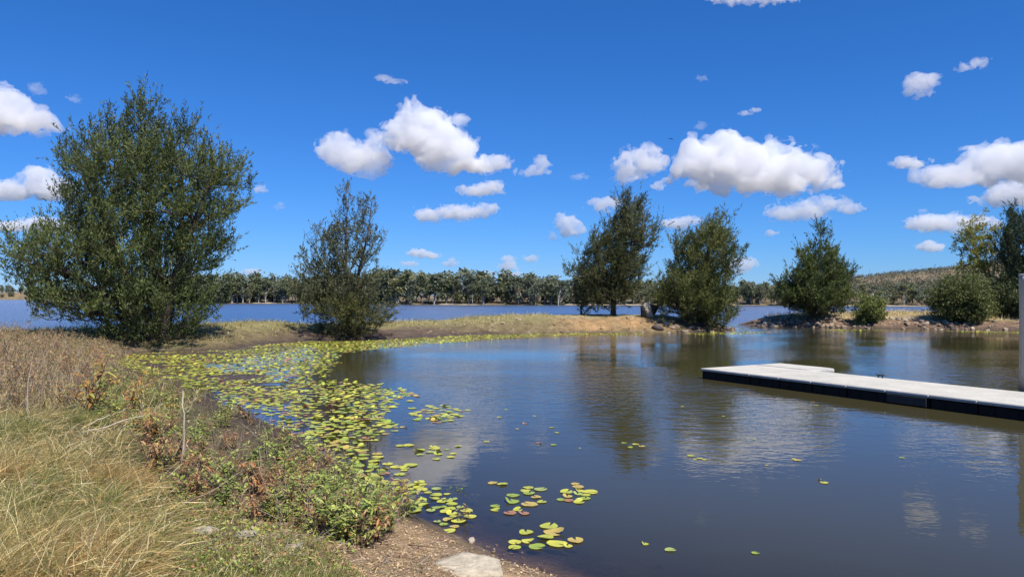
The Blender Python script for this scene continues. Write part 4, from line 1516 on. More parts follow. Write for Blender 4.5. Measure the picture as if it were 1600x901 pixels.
    for i in range(len(cand)):
        ti = int(rng.integers(0, 10))
        ci = int(rng.choice(6, p=PW))
        zz_ = max(gz[i], 0.0) + 0.006
        rz = rng.uniform(0, 6.28)
        if n_ind < 300 or (cand[i, 2] == 7 and n_ind < 330):
            n_ind += 1
            key = (ti, ci)
            if key not in pmesh:
                V, t3, q4 = PT[ti]
                c = PC[ci] * (1 + 0.25 * (fbm(V * 2 + ti, 2)[:, None] - 0.5))
                c = c * np.where(np.arange(len(V)) == 0, 0.8, 1)[:, None]
                pmesh[key] = make_mesh('lily_pad', V, [t3, q4], M_PAD, c)
            o = link('lily_pad', pmesh[key], None, (cand[i, 0], cand[i, 1], zz_), rz, rad[i])
            tone = ('yellow-green', 'bright yellow', 'deep green', 'pale green', 'orange-tinged', 'reddish-brown')[ci]
            size = 'large' if rad[i] > 0.105 else 'small' if rad[i] < 0.075 else 'medium'
            lab = size + ' ' + tone + ' ' + LAB[int(cand[i, 2])]
            props(o, lab, 'lily pad', 'lily pads on the pond')
        else:
            V, t3, q4 = PT[ti] if cand[i, 1] < 17 else PTL[ti]
            V = V * rad[i]
            c_, s_ = math.cos(rz), math.sin(rz)
            V = np.stack([V[:, 0] * c_ - V[:, 1] * s_ + cand[i, 0], V[:, 0] * s_ + V[:, 1] * c_ + cand[i, 1], V[:, 2] + zz_], 1)
            stuffp.add(V, [t3, q4], PC[ci])
    props(link('lily_pad_mat', stuffp.mesh('lily_pad_mat', M_PAD)), 'broad mat of floating lily pads covering the left of the pond', 'lily pads', None, 'stuff')

# ------------------------------------------------------------------ grasses
STRAW = np.array([(0.74, 0.59, 0.26), (0.58, 0.42, 0.16), (0.22, 0.17, 0.07), (0.85, 0.72, 0.40)])
TAWNY = np.array([(0.55, 0.34, 0.12), (0.46, 0.28, 0.11), (0.60, 0.42, 0.18), (0.30, 0.19, 0.08)])
GREENG = np.array([(0.20, 0.24, 0.06), (0.28, 0.29, 0.08), (0.15, 0.19, 0.05)])


def grass_geo(P, L, W, rng, cols, lean=(0.35, -0.1, 0), droop=0.6, spread=0.45, seg=3):
    n = len(P)
    kink = rng.normal(0, 0.35, (n, 3)) * [1, 1, 0.4]
    d0 = unit(np.array([0, 0, 1.0]) + rng.normal(0, spread, (n, 3)) * [1, 1, 0.2] + np.array(lean) * 0.6)
    bend = np.array(lean) * droop * 2 + np.array([0, 0, -droop]) * rng.uniform(0.4, 1.6, (n, 1)) + d0 * [0.6, 0.6, 0] * droop + kink
    V, q, t3, k = blades(P, d0, L, W, bend, rng, seg)
    c = np.repeat(cols, k, 0)
    return V, [q, t3], c


def pick(rng, table, n, jit=0.2):
    return table[rng.integers(0, len(table), n)] * rng.uniform(1 - jit, 1 + jit, (n, 1))


if 'grass' not in SKIP:
    rng = np.random.default_rng(31)
    # tussocks in the foreground
    tus = []
    for k in range(6):
        g = Geo()
        n = 380
        r = np.abs(rng.normal(0, 0.10, n))
        a = rng.uniform(0, 6.28, n)
        P = np.stack([r * np.cos(a), r * np.sin(a), np.full(n, -0.02)], 1)
        gf = (0.10, 0.18, 0.75, 0.15, 0.08, 0.35)[k]
        cols = np.where((rng.random(n) < gf)[:, None], pick(rng, GREENG * 1.15, n), pick(rng, TAWNY if k == 4 else STRAW, n, 0.3))
        V, fs, c = grass_geo(P, rng.uniform(0.25, 0.75, n), rng.uniform(0.005, 0.010, n), rng, cols, (0.42, -0.12, 0), 0.9, 0.75, 4)
        g.add(V, fs, c)
        tus.append(g.mesh('grass_tussock', M_GRASS))
    reg = [(-40, 625), (95, 620), (145, 655), (200, 700), (215, 760), (255, 800), (260, 850), (200, 940), (-60, 940)]
    s_ = sample_px(reg, 95, rng)
    s_ = s_[np.argsort(s_[:, 1])]
    x, y, z = pix(s_[:, 0], s_[:, 1])
    pn = fbm2(x, y, 0.8, 2, 15.0)
    pn2 = fbm2(x, y, 0.8, 2, 19.0)
    for i in range(len(x)):
        k = 2 if pn[i] > 0.60 else 5 if pn[i] > 0.54 else 4 if pn2[i] > 0.56 else int(rng.choice([0, 1, 3]))
        o = link('grass_tussock', tus[k], None, (x[i], y[i], z[i]), rng.uniform(-1.1, 1.1), rng.uniform(0.42, 0.8))
        tone = ('pale straw', 'straw-coloured', 'mostly green', 'straw-coloured', 'tawny orange-brown', 'green and straw')[k]
        where = ('in the bottom left corner' if s_[i, 0] < 100 else 'at the bottom edge beside the short grass') if s_[i, 1] > 810 else \
            'beside the shore weeds at the inner edge of the grass' if s_[i, 0] > 150 else \
            'just below the dry thicket at left' if s_[i, 1] < 690 else 'in the middle of the grassy left bank'
        lab = tone + ' grass tussock ' + where
        props(o, lab, 'grass tussock', 'grass tussocks on the left bank')
    g = Geo()
    for poly, n, hl, gf, wd, lean in [
            (reg, 11000, (0.12, 0.5), 0.25, 0.008, (0.35, -0.1, 0)),
            ([(200, 740), (330, 770), (480, 830), (560, 901), (600, 960), (180, 960), (260, 860)], 20000, (0.03, 0.13), 0.72, 0.007, (0.1, 0, 0)),
            ([(-40, 500), (150, 508), (200, 560), (150, 640), (-40, 640)], 7000, (0.2, 0.6), 0.2, 0.014, (0.2, 0, 0)),
            ([(110, 530), (180, 545), (240, 580), (330, 615), (260, 660), (110, 640)], 5000, (0.1, 0.4), 0.5, 0.014, (0.1, 0, 0)),
            ([(540, 860), (640, 840), (700, 870), (690, 950), (540, 950)], 500, (0.03, 0.12), 0.5, 0.006, (0.1, 0, 0))]:
        s_ = sample_px(poly, n, rng)
        x, y, z = pix(s_[:, 0], s_[:, 1], 5)
        m = fbm2(x, y, 1.5, 3, 66.0) > rng.uniform(0.25, 0.6, n)
        x, y, z = x[m], y[m], z[m]
        n = len(x)
        cols = np.where((rng.random(n) < gf)[:, None], pick(rng, GREENG, n), pick(rng, STRAW, n))
        V, fs, c = grass_geo(np.stack([x, y, z - 0.01], 1), rng.uniform(*hl, n), wd * rng.uniform(0.7, 1.3, n), rng, cols, lean, 0.6, 0.5)
        g.add(V, fs, c)
    n = 4500                                     # fallen thatch
    s_ = sample_px([(-40, 640), (120, 640), (220, 720), (270, 800), (300, 850), (250, 940), (-60, 940)], n, rng)
    x, y, z = pix(s_[:, 0], s_[:, 1], 4)
    d = unit(rng.normal(0, 1, (n, 3)) * [1, 1, 0.22] + [0.3, 0, 0.12])
    V, Fq = leaf_quads(np.stack([x, y, z + rng.uniform(0, 0.16, n)], 1), d, rng.uniform(0.10, 0.34, n), rng.uniform(0.003, 0.006, n), rng)
    g.add(V, [Fq], np.repeat(pick(rng, np.vstack([STRAW, TAWNY]), n, 0.3), 4, 0))
    props(link('bank_grass', g.mesh('bank_grass', M_GRASS)), 'loose dry and green grass blades over the near bank', 'grass', None, 'stuff')
    # spit and right bank
    g = Geo()
    n = 90000
    x = rng.uniform(-34, 19, n)
    y = rng.uniform(34, 68, n)
    dn_ = polydist(x, y, NEAR_LAND)
    ero_ = sstep(-3, 2, x)
    m = (dn_ > 0.8 + 2.8 * ero_ + 2.2 * (x > -14) * (x < -6)) & (dn_ < 7.5) & (fbm2(x, y, 0.7, 3, 77.0) > rng.uniform(0.3, 0.62, n) + 0.10 * ero_)
    m &= ~((x > 3) & (rng.random(n) < 0.75))
    x, y = x[m], y[m]
    n = len(x)
    z = zf(x, y)
    gf = np.where(x < 0, 0.42, 0.12)
    cols = np.where((rng.random(n) < gf)[:, None], pick(rng, GREENG, n) * 1.1, pick(rng, STRAW, n))
    hgt = rng.uniform(0.15, 0.50, n) * np.where(x > 3, 0.45, 1) * (0.5 + 0.5 * sstep(1, 3.5, polydist(x, y, NEAR_LAND)))
    V, fs, c = grass_geo(np.stack([x, y, z - 0.02], 1), hgt, rng.uniform(0.02, 0.035, n), rng, cols, (0.2, 0, 0), 0.4, 0.35, 2)
    g.add(V, fs, c)
    props(link('spit_grass', g.mesh('spit_grass', M_GRASS)), 'dry grass with green patches along the spit', 'grass', None, 'stuff')
    g = Geo()
    n = 26000
    x = rng.uniform(21, 58, n)
    y = rng.uniform(55, 78, n)
    d_ = polydist(x, y, RIGHT_LAND)
    m = (d_ > 1.9) & (fbm2(x, y, 0.6, 3, 78.0) > rng.uniform(0.25, 0.55, n))
    x, y = x[m], y[m]
    n = len(x)
    cols = pick(rng, STRAW, n) * 1.05
    V, fs, c = grass_geo(np.stack([x, y, zf(x, y) - 0.02], 1), rng.uniform(0.3, 0.75, n), rng.uniform(0.025, 0.04, n), rng, cols, (0.15, 0, 0), 0.35, 0.35, 2)
    g.add(V, fs, c)
    props(link('right_bank_grass', g.mesh('right_bank_grass', M_GRASS)), 'tall pale straw grass along the top of the right bank', 'grass', None, 'stuff')
    # single tufts on the spit
    tg = []
    for k in range(3):
        g = Geo()
        n = 260
        P = np.concatenate([rng.normal(0, 0.22, (n, 2)), np.zeros((n, 1))], 1)
        cols = pick(rng, (GREENG * 0.8, np.array([(0.20, 0.11, 0.06), (0.15, 0.09, 0.05)]), GREENG)[k], n)
        V, fs, c = grass_geo(P, rng.uniform(0.4, 1.0, n), 0.03, rng, cols, (0.1, 0, 0), 0.3, 0.35)
        g.add(V, fs, c)
        tg.append(g.mesh('grass_tuft', M_GRASS))
    for px_, py_, k, sc_, lab in [(686, 506, 0, 1.2, 'dark green grass tuft on the spit right of the second tree'), (766, 505, 2, 1.1, 'bright green grass tuft midway along the spit'),
                                  (661, 501, 1, 1.0, 'reddish dry tuft just left of the dark green tuft'), (702, 507, 1, 0.8, 'brown dry tuft just right of the dark green tuft'),
                                  (1190, 497, 1, 1.2, 'brown tuft at the left end of the right bank'), (1232, 496, 1, 1.5, 'dark brown low bush left of the conical tree'),
                                  (1250, 498, 1, 1.3, 'brown bush under the left side of the conical tree'), (1305, 498, 1, 1.1, 'brown bush under the right side of the conical tree'),
                                  (1420, 500, 1, 1.0, 'brown tuft between the round shrub and the big rounded shrub'), (1045, 507, 2, 0.8, 'green tuft on the spit just right of the boulder')]:
        xx, yy, zz_ = pix(np.array([px_]), np.array([py_]))
        o = link('grass_tuft', tg[k], None, (xx[0], yy[0], zz_[0] - 0.02), rng.uniform(0, 6), sc_)
        props(o, lab, 'grass tuft', 'grass tufts on the spit and right bank')

# ------------------------------------------------------------------ weeds on the near shore
GL = np.array([(0.30, 0.38, 0.07), (0.42, 0.48, 0.10), (0.15, 0.21, 0.05), (0.50, 0.52, 0.16)])
RL = np.array([(0.46, 0.22, 0.09), (0.56, 0.32, 0.14), (0.26, 0.14, 0.075), (0.42, 0.32, 0.15)])
OL = np.array([(0.55, 0.27, 0.06), (0.50, 0.34, 0.08), (0.40, 0.18, 0.06), (0.42, 0.40, 0.09)])


def weed(seed, table, nst, h, ll, lw, stemc, droop=0.0, nleaf=13):
    rng = np.random.default_rng(seed)
    sg, lg = Geo(), Geo()
    for k in range(nst):
        a = rng.uniform(0, 6.28)
        lean = rng.uniform(0.1, 0.75)
        L = h * rng.uniform(0.55, 1.1)
        t_ = np.linspace(0, 1, 6)
        rr_ = L * lean * t_ ** 1.4
        zz_ = L * (t_ * (1 - 0.28 * lean * t_))
        jit = np.cumsum(rng.normal(0, 0.012, (6, 2)), 0)
        p = np.stack([rr_ * math.cos(a) + jit[:, 0], rr_ * math.sin(a) + jit[:, 1], zz_ - 0.02], 1)
        V, fs = tube(p, np.linspace(0.0055, 0.0025, 6), 4, False)
        sg.add(V, fs, np.array(stemc) * rng.uniform(0.7, 1.3))
        m = nleaf
        tt = rng.uniform(0.18, 1.0, m)
        q = np.stack([np.interp(tt, t_, p[:, i]) for i in range(3)], 1)
        az_ = rng.uniform(0, 6.28, m)
        d = unit(np.stack([np.cos(az_), np.sin(az_), rng.uniform(0.15, 0.9, m) - droop], 1))
        w = unit(np.cross(d, np.array([0, 0, 1.0])))
        Lf = ll * rng.uniform(0.6, 1.25, m)
        W_ = lw * rng.uniform(0.7, 1.2, m)
        mid1 = q + d * Lf[:, None] * 0.35
        mid2 = q + d * Lf[:, None] * 0.7 - np.array([0, 0, 1]) * Lf[:, None] * 0.10
        tip = q + d * Lf[:, None] - np.array([0, 0, 1]) * Lf[:, None] * 0.30
        Vv = np.stack([q, mid1 + w * W_[:, None] / 2, mid1 - w * W_[:, None] / 2, mid2 + w * W_[:, None] * 0.38, mid2 - w * W_[:, None] * 0.38, tip], 1).reshape(-1, 3)
        b_ = (np.arange(m) * 6)[:, None]
        lg.add(Vv, [np.concatenate([b_ + [0, 1, 2], b_ + [3, 5, 4]]), b_ + [1, 3, 4, 2]], np.repeat(pick(rng, table, m), 6, 0))
    return sg.mesh('stems', M_TWIG), lg.mesh('leaves', M_LEAF)


def place(name, me_pair, loc, rz, s, label, cat, group):
    r = link(name, None, None, loc, rz, s)
    props(r, label, cat, group)
    for nm, me in zip(('stems', 'leaves'), me_pair):
        if me is not None:
            props(link(nm, me, r), kind='stuff')
    return r


if 'weeds' not in SKIP:
    rng = np.random.default_rng(41)
    WG = [weed(200 + i, GL, 5, 0.42, 0.12, 0.030, (0.16, 0.14, 0.06)) for i in range(6)]
    WM = [weed(220 + i, np.vstack([GL, GL, RL]), 5, 0.45, 0.11, 0.026, (0.20, 0.10, 0.06)) for i in range(4)]
    WR = [weed(240 + i, RL, 6, 0.50, 0.10, 0.022, (0.20, 0.10, 0.06), 0.5) for i in range(5)]
    WO = [weed(260 + i, OL, 7, 0.75, 0.17, 0.035, (0.35, 0.20, 0.08), 0.3) for i in range(2)]
    band = [(150, 575), (200, 580), (330, 612), (430, 665), (510, 715), (600, 775), (640, 808), (590, 862), (490, 850), (380, 810), (290, 770),
            (220, 715), (140, 640)]
    s_ = sample_px(band, 200, rng)
    x, y, z = pix(s_[:, 0], s_[:, 1])
    for i in range(len(x)):
        u = rng.random()
        sw = rng.uniform(0.5, 1.0)
        szw = 'tall ' if sw > 0.85 else 'small ' if sw < 0.65 else ''
        px_, py_ = s_[i]
        where = ('beside the bare sandy patch' if px_ > 530 else 'above the short green grass') if py_ > 765 else \
            ('along the pad-covered water edge' if px_ > 400 else 'right of the upright bare stick') if py_ > 690 else \
            ('left of the upright bare stick' if px_ < 285 else 'behind the upright bare stick') if py_ > 630 else 'at the far left end of the lily mat'
        if u < 0.55:
            place('shore_weed', WG[int(rng.integers(0, 6))], (x[i], y[i], z[i]), rng.uniform(0, 6.28), sw,
                  szw + 'fresh green leafy weed ' + where, 'weed', 'weeds along the muddy shore')
        elif u < 0.80:
            place('shore_weed', WM[int(rng.integers(0, 4))], (x[i], y[i], z[i]), rng.uniform(0, 6.28), sw,
                  szw + 'green weed with some rusty leaves ' + where, 'weed', 'weeds along the muddy shore')
        else:
            place('shore_weed', WR[int(rng.integers(0, 5))], (x[i], y[i], z[i]), rng.uniform(0, 6.28), sw,
                  szw + 'withered reddish-brown weed ' + where, 'weed', 'weeds along the muddy shore')
    s_ = sample_px([(500, 800), (560, 775), (620, 790), (645, 815), (600, 850), (520, 845)], 6, rng)
    x, y, z = pix(s_[:, 0], s_[:, 1])
    for i in range(6):
        place('shore_weed', WG[i % 6], (x[i], y[i], z[i]), rng.uniform(0, 6.28), rng.uniform(0.75, 1.1),
              'tall bright green leafy weed in the clump above the sandy patch', 'weed', 'weeds along the muddy shore')
    for px_, py_, pr_, sc_, lab in [(140, 650, WO[0], 1.6, 'large orange and yellow weed beside the dry bushes on the left'),
                                    (158, 622, WG[1], 2.0, 'tall bright green weed behind the large orange weed'),
                                    (205, 640, WO[1], 1.0, 'smaller orange weed right of the large orange weed'),
                                    (100, 585, WO[1], 0.9, 'orange-leaved weed among the dry bushes at left'),
                                    (235, 690, WO[1], 0.8, 'rust-orange weed near the pale fallen branches'),
                                    (415, 775, WR[0], 1.3, 'tall rust-red withered weed right of the upright bare stick'),
                                    (240, 735, WR[2], 1.3, 'dark rust-red weed left of the upright bare stick'),
                                    (585, 825, WG[3], 1.35, 'bushy bright green weed at the edge of the sandy patch'),
                                    (545, 835, WG[4], 1.3, 'bushy green weed just left of the one at the sandy patch'),
                                    (738, 770, WG[0], 0.55, 'small green sprout standing in the shallow water'),
                                    (708, 768, WG[2], 0.6, 'small sprout beside the floating ring of debris'),
                                    (722, 815, WM[0], 0.6, 'small sprout near the large folded lily leaf'),
                                    (640, 800, WM[1], 0.9, 'dark weed standing in the shallows beside scattered pads')]:
        xx, yy, zz_ = pix(np.array([px_]), np.array([py_]))
        place('shore_weed', pr_, (xx[0], yy[0], zz_[0]), 0.5 + px_, sc_, lab, 'weed', 'single noticeable weeds')
    # low creeping leaves
    g = Geo()
    for poly, n, sz in [([(130, 600), (330, 620), (520, 725), (650, 810), (560, 870), (420, 860), (250, 800), (170, 700)], 4200, 0.05),
                        ([(200, 740), (480, 820), (560, 901), (200, 901)], 6000, 0.03),
                        ([(110, 545), (180, 550), (230, 575), (330, 612), (200, 680), (110, 640)], 4500, 0.06)]:
        sp = sample_px(poly, n, rng)
        x, y, z = pix(sp[:, 0], sp[:, 1], 5)
        m = (fbm2(x, y, 1.1, 3, 55.0) > rng.uniform(0.3, 0.62, n)) & (z > 0.01)
        x, y, z = x[m], y[m], z[m]
        n = len(x)
        P = np.stack([x, y, z + rng.uniform(0.0, 0.07, n)], 1)
        d = unit(rng.normal(0, 1, (n, 3)) * [1, 1, 0.35])
        V, Fq = leaf_quads(P, d, sz * rng.uniform(0.6, 1.6, n), sz * 0.45 * rng.uniform(0.6, 1.3, n), rng, unit(np.cross(d, rng.normal(0, 0.4, (n, 3)) + [0, 0, 1])))
        T = np.vstack([GL * 1.0, GL * 0.85, RL[:2], [(0.30, 0.28, 0.16), (0.40, 0.30, 0.17), (0.46, 0.36, 0.20), (0.42, 0.22, 0.10)]])
        g.add(V, [Fq], np.repeat(pick(rng, T, n), 4, 0))
    props(link('creeping_weeds', g.mesh('creeping_weeds', M_LEAF)), 'low creeping leaves and litter over the muddy shore', 'ground cover', None, 'stuff')
    n = 2200
    sp = sample_px([(520, 850), (600, 810), (660, 825), (740, 862), (850, 890), (900, 930), (500, 930)], n, rng)
    x, y, z = pix(sp[:, 0], sp[:, 1], 4)
    d = unit(rng.normal(0, 1, (n, 3)) * [1, 1, 0.3])
    V, Fq = leaf_quads(np.stack([x, y, z + 0.012], 1), d, rng.uniform(0.012, 0.045, n), rng.uniform(0.008, 0.02, n), rng, unit(np.cross(d, rng.normal(0, 0.5, (n, 3)) + [0, 0, 1])))
    g2 = Geo()
    g2.add(V, [Fq], np.repeat(pick(rng, np.array([(0.52, 0.37, 0.22), (0.40, 0.27, 0.15), (0.54, 0.41, 0.25), (0.30, 0.19, 0.11), (0.48, 0.32, 0.17)]), n), 4, 0))
    props(link('leaf_litter', g2.mesh('leaf_litter', M_TWIG)), 'dead leaf litter and chips over the bare sandy patch', 'litter', None, 'stuff')
    # withered stems and litter twigs
    g = Geo()
    for poly, n, hl, flat_, rr_ in [(band, 700, (0.15, 0.5), 0.5, 0.004), ([(200, 740), (480, 820), (700, 860), (700, 901), (200, 901)], 700, (0.08, 0.35), 2.5, 0.003),
                                    ([(-20, 520), (150, 515), (200, 570), (150, 650), (-20, 650)], 1500, (0.2, 0.8), 0.6, 0.006)]:
        sp = sample_px(poly, n, rng)
        x, y, z = pix(sp[:, 0], sp[:, 1], 5)
        A = np.stack([x, y, z], 1)
        d = unit(rng.normal(0, 1, (n, 3)) * [flat_, flat_, 0.3] + [0, 0, 1 if flat_ < 1 else 0.3])
        L = rng.uniform(*hl, n)[:, None]
        M_ = A + d * L * 0.55
        B = M_ + unit(d + rng.normal(0, 0.25, (n, 3))) * L * 0.45
        cols = pick(rng, np.array([(0.30, 0.24, 0.18), (0.20, 0.13, 0.09), (0.40, 0.33, 0.25), (0.16, 0.10, 0.07)]), n)
        for a_, b_, r1_, r2_ in ((A, M_, 1.0, 0.75), (M_, B, 0.75, 0.35)):
            V, Fq = frusta(a_, b_, np.full(n, rr_ * r1_), np.full(n, rr_ * r2_), 3)
            g.add(V, [Fq], np.repeat(cols, 6, 0))
    props(link('withered_stems', g.mesh('withered_stems', M_TWIG)), 'tangle of withered stems and fallen twigs over the bank', 'dry stems', None, 'stuff')

    # dry bushes on the left bank
    def bush(seed, h, cols, leaf):
        r_ = np.random.default_rng(seed)
        sg, lg = Geo(), Geo()
        for k in range(16):
            a = r_.uniform(0, 6.28)
            d = unit(np.array([math.cos(a) * r_.uniform(0.1, 0.8), math.sin(a) * r_.uniform(0.1, 0.8), 1]))
            L = h * r_.uniform(0.6, 1.1)
            p = [np.zeros(3)]
            for s in range(4):
                d = unit(d + r_.normal(0, 0.22, 3) + [0, 0, 0.05])
                p.append(p[-1] + d * L / 4)
            p = np.array(p)
            V, fs = tube(p, np.linspace(0.008, 0.003, 5), 4, False)
            sg.add(V, fs, cols[k % len(cols)])
            m = 7
            jj = r_.integers(1, 5, m)
            A = p[jj]
            dd = unit(r_.normal(0, 1, (m, 3)) + [0, 0, 0.7])
            B = A + dd * r_.uniform(0.1, 0.32, (m, 1)) * h
            V, Fq = frusta(A, B, np.full(m, 0.0035), np.full(m, 0.0015), 3)
            sg.add(V, [Fq], cols[(k + 1) % len(cols)])
            ml = 26
            ii = r_.integers(0, m, ml)
            P = A[ii] + (B[ii] - A[ii]) * r_.uniform(0.2, 1, (ml, 1))
            V, Fq = leaf_quads(P, unit(r_.normal(0, 1, (ml, 3))), r_.uniform(0.03, 0.07, ml), r_.uniform(0.012, 0.024, ml), r_)
            lg.add(V, [Fq], np.repeat(pick(r_, leaf, ml), 4, 0))
        return sg.mesh('stems', M_TWIG), lg.mesh('leaves', M_LEAF)
    TW = [np.array(c) for c in ((0.36, 0.25, 0.16), (0.22, 0.14, 0.095), (0.46, 0.36, 0.25))]
    DRYL = np.array([(0.48, 0.31, 0.13), (0.38, 0.20, 0.09), (0.52, 0.39, 0.18), (0.28, 0.29, 0.10)])
    BU = [bush(300 + i, 0.85, TW, DRYL) for i in range(5)]
    s_ = sample_px([(-40, 520), (140, 516), (190, 560), (140, 640), (70, 640), (-40, 650)], 75, rng)
    x, y, z = pix(s_[:, 0], s_[:, 1])
    for i in range(len(x)):
        where = 'along the crest of the left bank' if s_[i, 1] < 545 else 'in the thicket above the straw grass' if s_[i, 1] > 595 else 'in the middle of the left thicket'
        sw = rng.uniform(0.7, 1.15)
        place('dry_bush', BU[int(rng.integers(0, 5))], (x[i], y[i], z[i] - 0.03), rng.uniform(0, 6.28), sw,
              ('tall ' if sw > 1.0 else 'low ' if sw < 0.83 else '') + 'dry twiggy brown bush ' + where + (', near the left edge' if s_[i, 0] < 45 else ', lily mat side' if s_[i, 0] > 105 else ''), 'bush', 'dry bushes on the left bank')
    xx, yy, zz_ = pix(np.array([28]), np.array([520]))
    place('dead_weed', bush(320, 1.9, [np.array((0.30, 0.22, 0.16))], np.array([(0.42, 0.34, 0.20), (0.35, 0.22, 0.13)])), (xx[0], yy[0], zz_[0]), 0.3, 1.0,
          'tall dead seeding weed silhouetted against the lake at far left', 'weed', None)
    for px_, py_, lab in [(1206, 492, 'leafless twiggy bush at the left end of the right bank'), (1222, 493, 'second leafless bush beside the conical tree')]:
        xx, yy, zz_ = pix(np.array([px_]), np.array([py_]))
        place('bare_bush', BU[px_ % 5], (xx[0], yy[0], zz_[0]), 0.3, 1.4, lab, 'bush', None)

    # sticks
    def stick(label, base, pts, r0_, col):
        """base pixel on the ground; pts are pixels reached by the stick at about the same distance"""
        xx, yy, zz_ = pix(np.array([base[0]]), np.array([base[1]]))
        D_ = yy[0]
        P = [(0, 0, 0)]
        for (a_, b_, dy) in pts:
            D2 = D_ + dy
            P.append(((a_ - 800) / F * D2 - xx[0], dy, HC - (b_ - HY) / F * D2 - zz_[0]))
        P = np.array(P)
        tt = np.linspace(0, 1, 9)
        Pi = np.stack([np.interp(tt, np.linspace(0, 1, len(P)), P[:, i]) for i in range(3)], 1)
        Pi[1:-1] += rng.normal(0, 0.008, (7, 3))
        V, fs = tube(Pi, np.linspace(r0_, r0_ * 0.35, 9), 6)
        g_ = Geo()
        g_.add(V, fs, col)
        props(link('fallen_stick', g_.mesh('fallen_stick', M_TWIG, True), None, (xx[0], yy[0], zz_[0])), label, 'stick')
    PALE, BRN = (0.46, 0.38, 0.29), (0.24, 0.16, 0.11)
    stick('pale bare stick standing upright in the weeds', (282, 725), [(288, 690, 0), (287, 640, 0), (286, 610, 0.1)], 0.016, PALE)
    stick('thin branch leaning off the upright pale stick', (287, 655), [(298, 636, 0.05), (308, 608, 0.1)], 0.008, PALE)
    stick('long pale branch lying over the weeds at left', (124, 677), [(180, 662, 0.2), (242, 643, 0.8)], 0.012, (0.55, 0.47, 0.37))
    stick('second pale branch just above the long pale branch', (125, 672), [(160, 652, 0.3), (195, 640, 0.6)], 0.010, (0.50, 0.42, 0.32))
    stick('long brown stick slanting up from the short grass', (284, 792), [(330, 765, 0.1), (385, 732, 0.6)], 0.011, BRN)
    stick('thin brown stick slanting up right of the long brown stick', (352, 775), [(385, 750, 0.1), (420, 728, 0.3)], 0.007, BRN)
    stick('curved twig lying at the water edge by the sandy patch', (600, 842), [(640, 851, -0.1), (700, 856, -0.3)], 0.012, BRN)
    stick('greyish branch lying on the waterline near the flat stone', (713, 866), [(740, 870, -0.05), (772, 874, -0.1)], 0.014, (0.34, 0.25, 0.18))
    stick('forked twig stub sticking out over the mud', (668, 850), [(690, 842, 0.1), (722, 838, 0.2)], 0.009, BRN)
    stick('thin straw-coloured stalk leaning at left over the thicket', (45, 660), [(42, 620, 0), (50, 565, 0.2)], 0.007, PALE)
    stick('dark thin stalk beside the large orange weed', (108, 640), [(106, 600, 0), (104, 570, 0.1)], 0.008, (0.13, 0.08, 0.06))

# ------------------------------------------------------------------ stones
rng = np.random.default_rng(51)
SC = [(0.36, 0.27, 0.185), (0.30, 0.22, 0.15), (0.40, 0.33, 0.24), (0.24, 0.175, 0.125)]
stn = [stone_mesh('stone', 400 + i, M_STONE, SC[i % 4], rng.uniform(0.45, 0.75), 2, 0.25, 11) for i in range(12)]
drk = [stone_mesh('stone', 430 + i, M_STONE, (0.13, 0.105, 0.085), 0.75, 2, 0.35, 6) for i in range(4)]


def scatter_stones(px, py, size, pool, lift=0.15):
    x, y, z = pix(np.array(px, float), np.array(py, float))
    for i in range(len(x)):
        s_ = rng.uniform(*size)
        o = link('stone', pool[int(rng.integers(0, len(pool)))], ground, (x[i], y[i], z[i] + s_ * lift),
                 (rng.uniform(-0.3, 0.3), rng.uniform(-0.3, 0.3), rng.uniform(0, 6.28)), s_ * np.array([1, 1, 1]) if False else s_)


def shore_stones(path, n, depth, size, pool, power=1.3):
    P = np.array(path, float)
    seg = np.linalg.norm(np.diff(P, axis=0), axis=1)
    cu = np.concatenate([[0], np.cumsum(seg)])
    s = rng.uniform(0, cu[-1], n)
    x = np.interp(s, cu, P[:, 0])
    y = np.interp(s, cu, P[:, 1])
    j = np.clip(np.searchsorted(cu, s) - 1, 0, len(seg) - 1)
    t2 = (P[j + 1] - P[j]) / seg[j][:, None]
    off = rng.uniform(depth[0], depth[1], n)
    x, y = x - t2[:, 1] * off, y + t2[:, 0] * off
    z = zf(x, y)
    for i in range(n):
        s_ = rng.uniform(0, 1) ** power * (size[1] - size[0]) + size[0]
        link('stone', pool[int(rng.integers(0, len(pool)))], ground, (x[i], y[i], max(z[i], -0.05) + s_ * 0.02),
             (rng.uniform(-0.4, 0.4), rng.uniform(-0.4, 0.4), rng.uniform(0, 6.28)), s_)


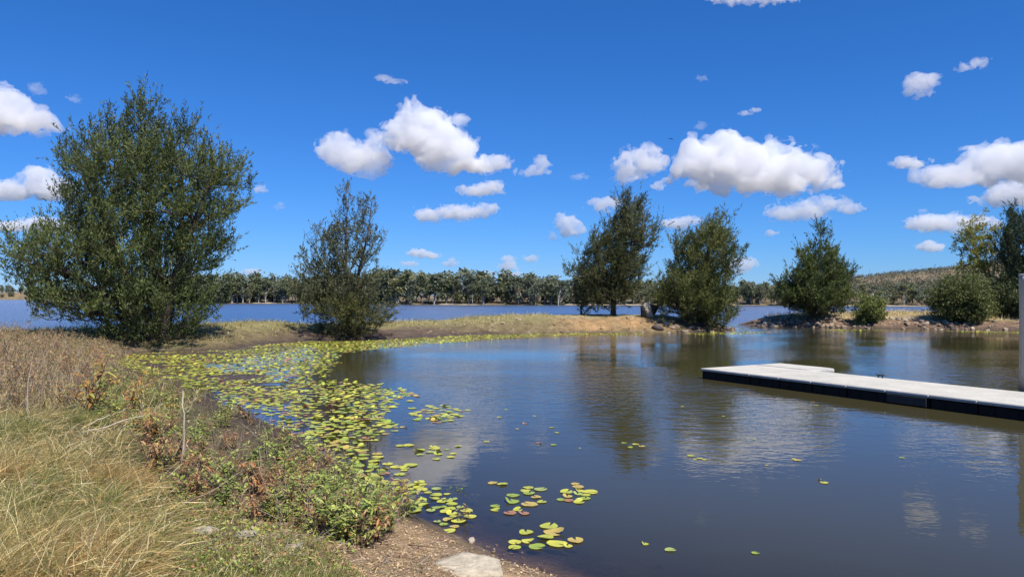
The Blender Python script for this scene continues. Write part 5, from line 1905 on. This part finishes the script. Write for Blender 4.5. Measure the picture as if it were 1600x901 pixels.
shore_stones([(22.2, 68.6), (25.5, 65.6), (30, 63), (34.5, 60.8), (37, 59.7)], 230, (-0.3, 2.3), (0.14, 0.42), stn)
shore_stones([(36, 60.1), (40.8, 58), (46, 56.8)], 40, (-0.3, 1.6), (0.12, 0.35), stn + drk)
shore_stones([(-5, 50.5), (-3.6, 52), (2.3, 53.4), (9.5, 54.5), (12.5, 55)], 110, (-0.2, 3.2), (0.06, 0.24), stn, 2.4)
shore_stones([(11.5, 54.8), (12.5, 55), (16.5, 57), (18, 59.5)], 45, (-0.4, 2.2), (0.15, 0.5), stn + drk + drk)
scatter_stones([1028, 1056, 1068, 1080, 1075], [513, 508, 511, 515, 516], (0.35, 0.6), drk + stn[:2])
scatter_stones([592, 600, 1512, 868, 878], [506, 508, 514, 512, 511], (0.3, 0.45), stn)
n = 45
scatter_stones(rng.uniform(640, 830, n), rng.uniform(845, 899, n), (0.012, 0.03), stn, 0.3)

# separate noticeable stones on the near bank
for px_, py_, s_, sd, fl, col, lab in [
        (728, 893, 0.30, 500, 0.22, (0.47, 0.40, 0.29), 'large flat beige stone at the bottom edge near the water'),
        (318, 833, 0.13, 501, 0.3, (0.42, 0.36, 0.27), 'pale flat stone lying in the short grass'),
        (462, 856, 0.12, 502, 0.3, (0.38, 0.32, 0.24), 'flat tan stone between the short grass and sandy patch'),
        (384, 838, 0.10, 503, 0.3, (0.36, 0.31, 0.24), 'small flat stone right of the pale stone in the grass'),
        (737, 846, 0.055, 504, 0.8, (0.50, 0.42, 0.32), 'round pebble sitting in the shallow water at the edge')]:
    xx, yy, zz_ = pix(np.array([px_]), np.array([py_]))
    me = stone_mesh('flat_stone', sd, M_STONE, col, fl, 3, 0.25, 8) if s_ < 0.2 else hull_rock('flat_stone', [(-0.75, -0.9, -0.2), (1.0, -0.9, -0.2), (1.0, 0.1, -0.2), (-0.1, 0.75, -0.2), (-1.0, 0.1, -0.2), (-0.7, -0.9, 0.2), (0.95, -0.9, 0.24), (0.92, 0.02, 0.22), (0.72, 0.55, 0.12), (-0.05, 0.62, 0.2), (-0.92, 0.05, 0.12)], M_STONE, lambda V: np.array(col) * (0.8 + 0.4 * fbm(V * 3, 4))[:, None], 4, 0.05, 3)
    o = link('flat_stone' if fl < 0.5 else 'pebble', me, None, (xx[0], yy[0], max(zz_[0], -0.02) + s_ * fl * 0.35), (0.08, 0.05, px_ * 0.1 if s_ < 0.2 else 0.1), s_)
    props(o, lab, 'stone')
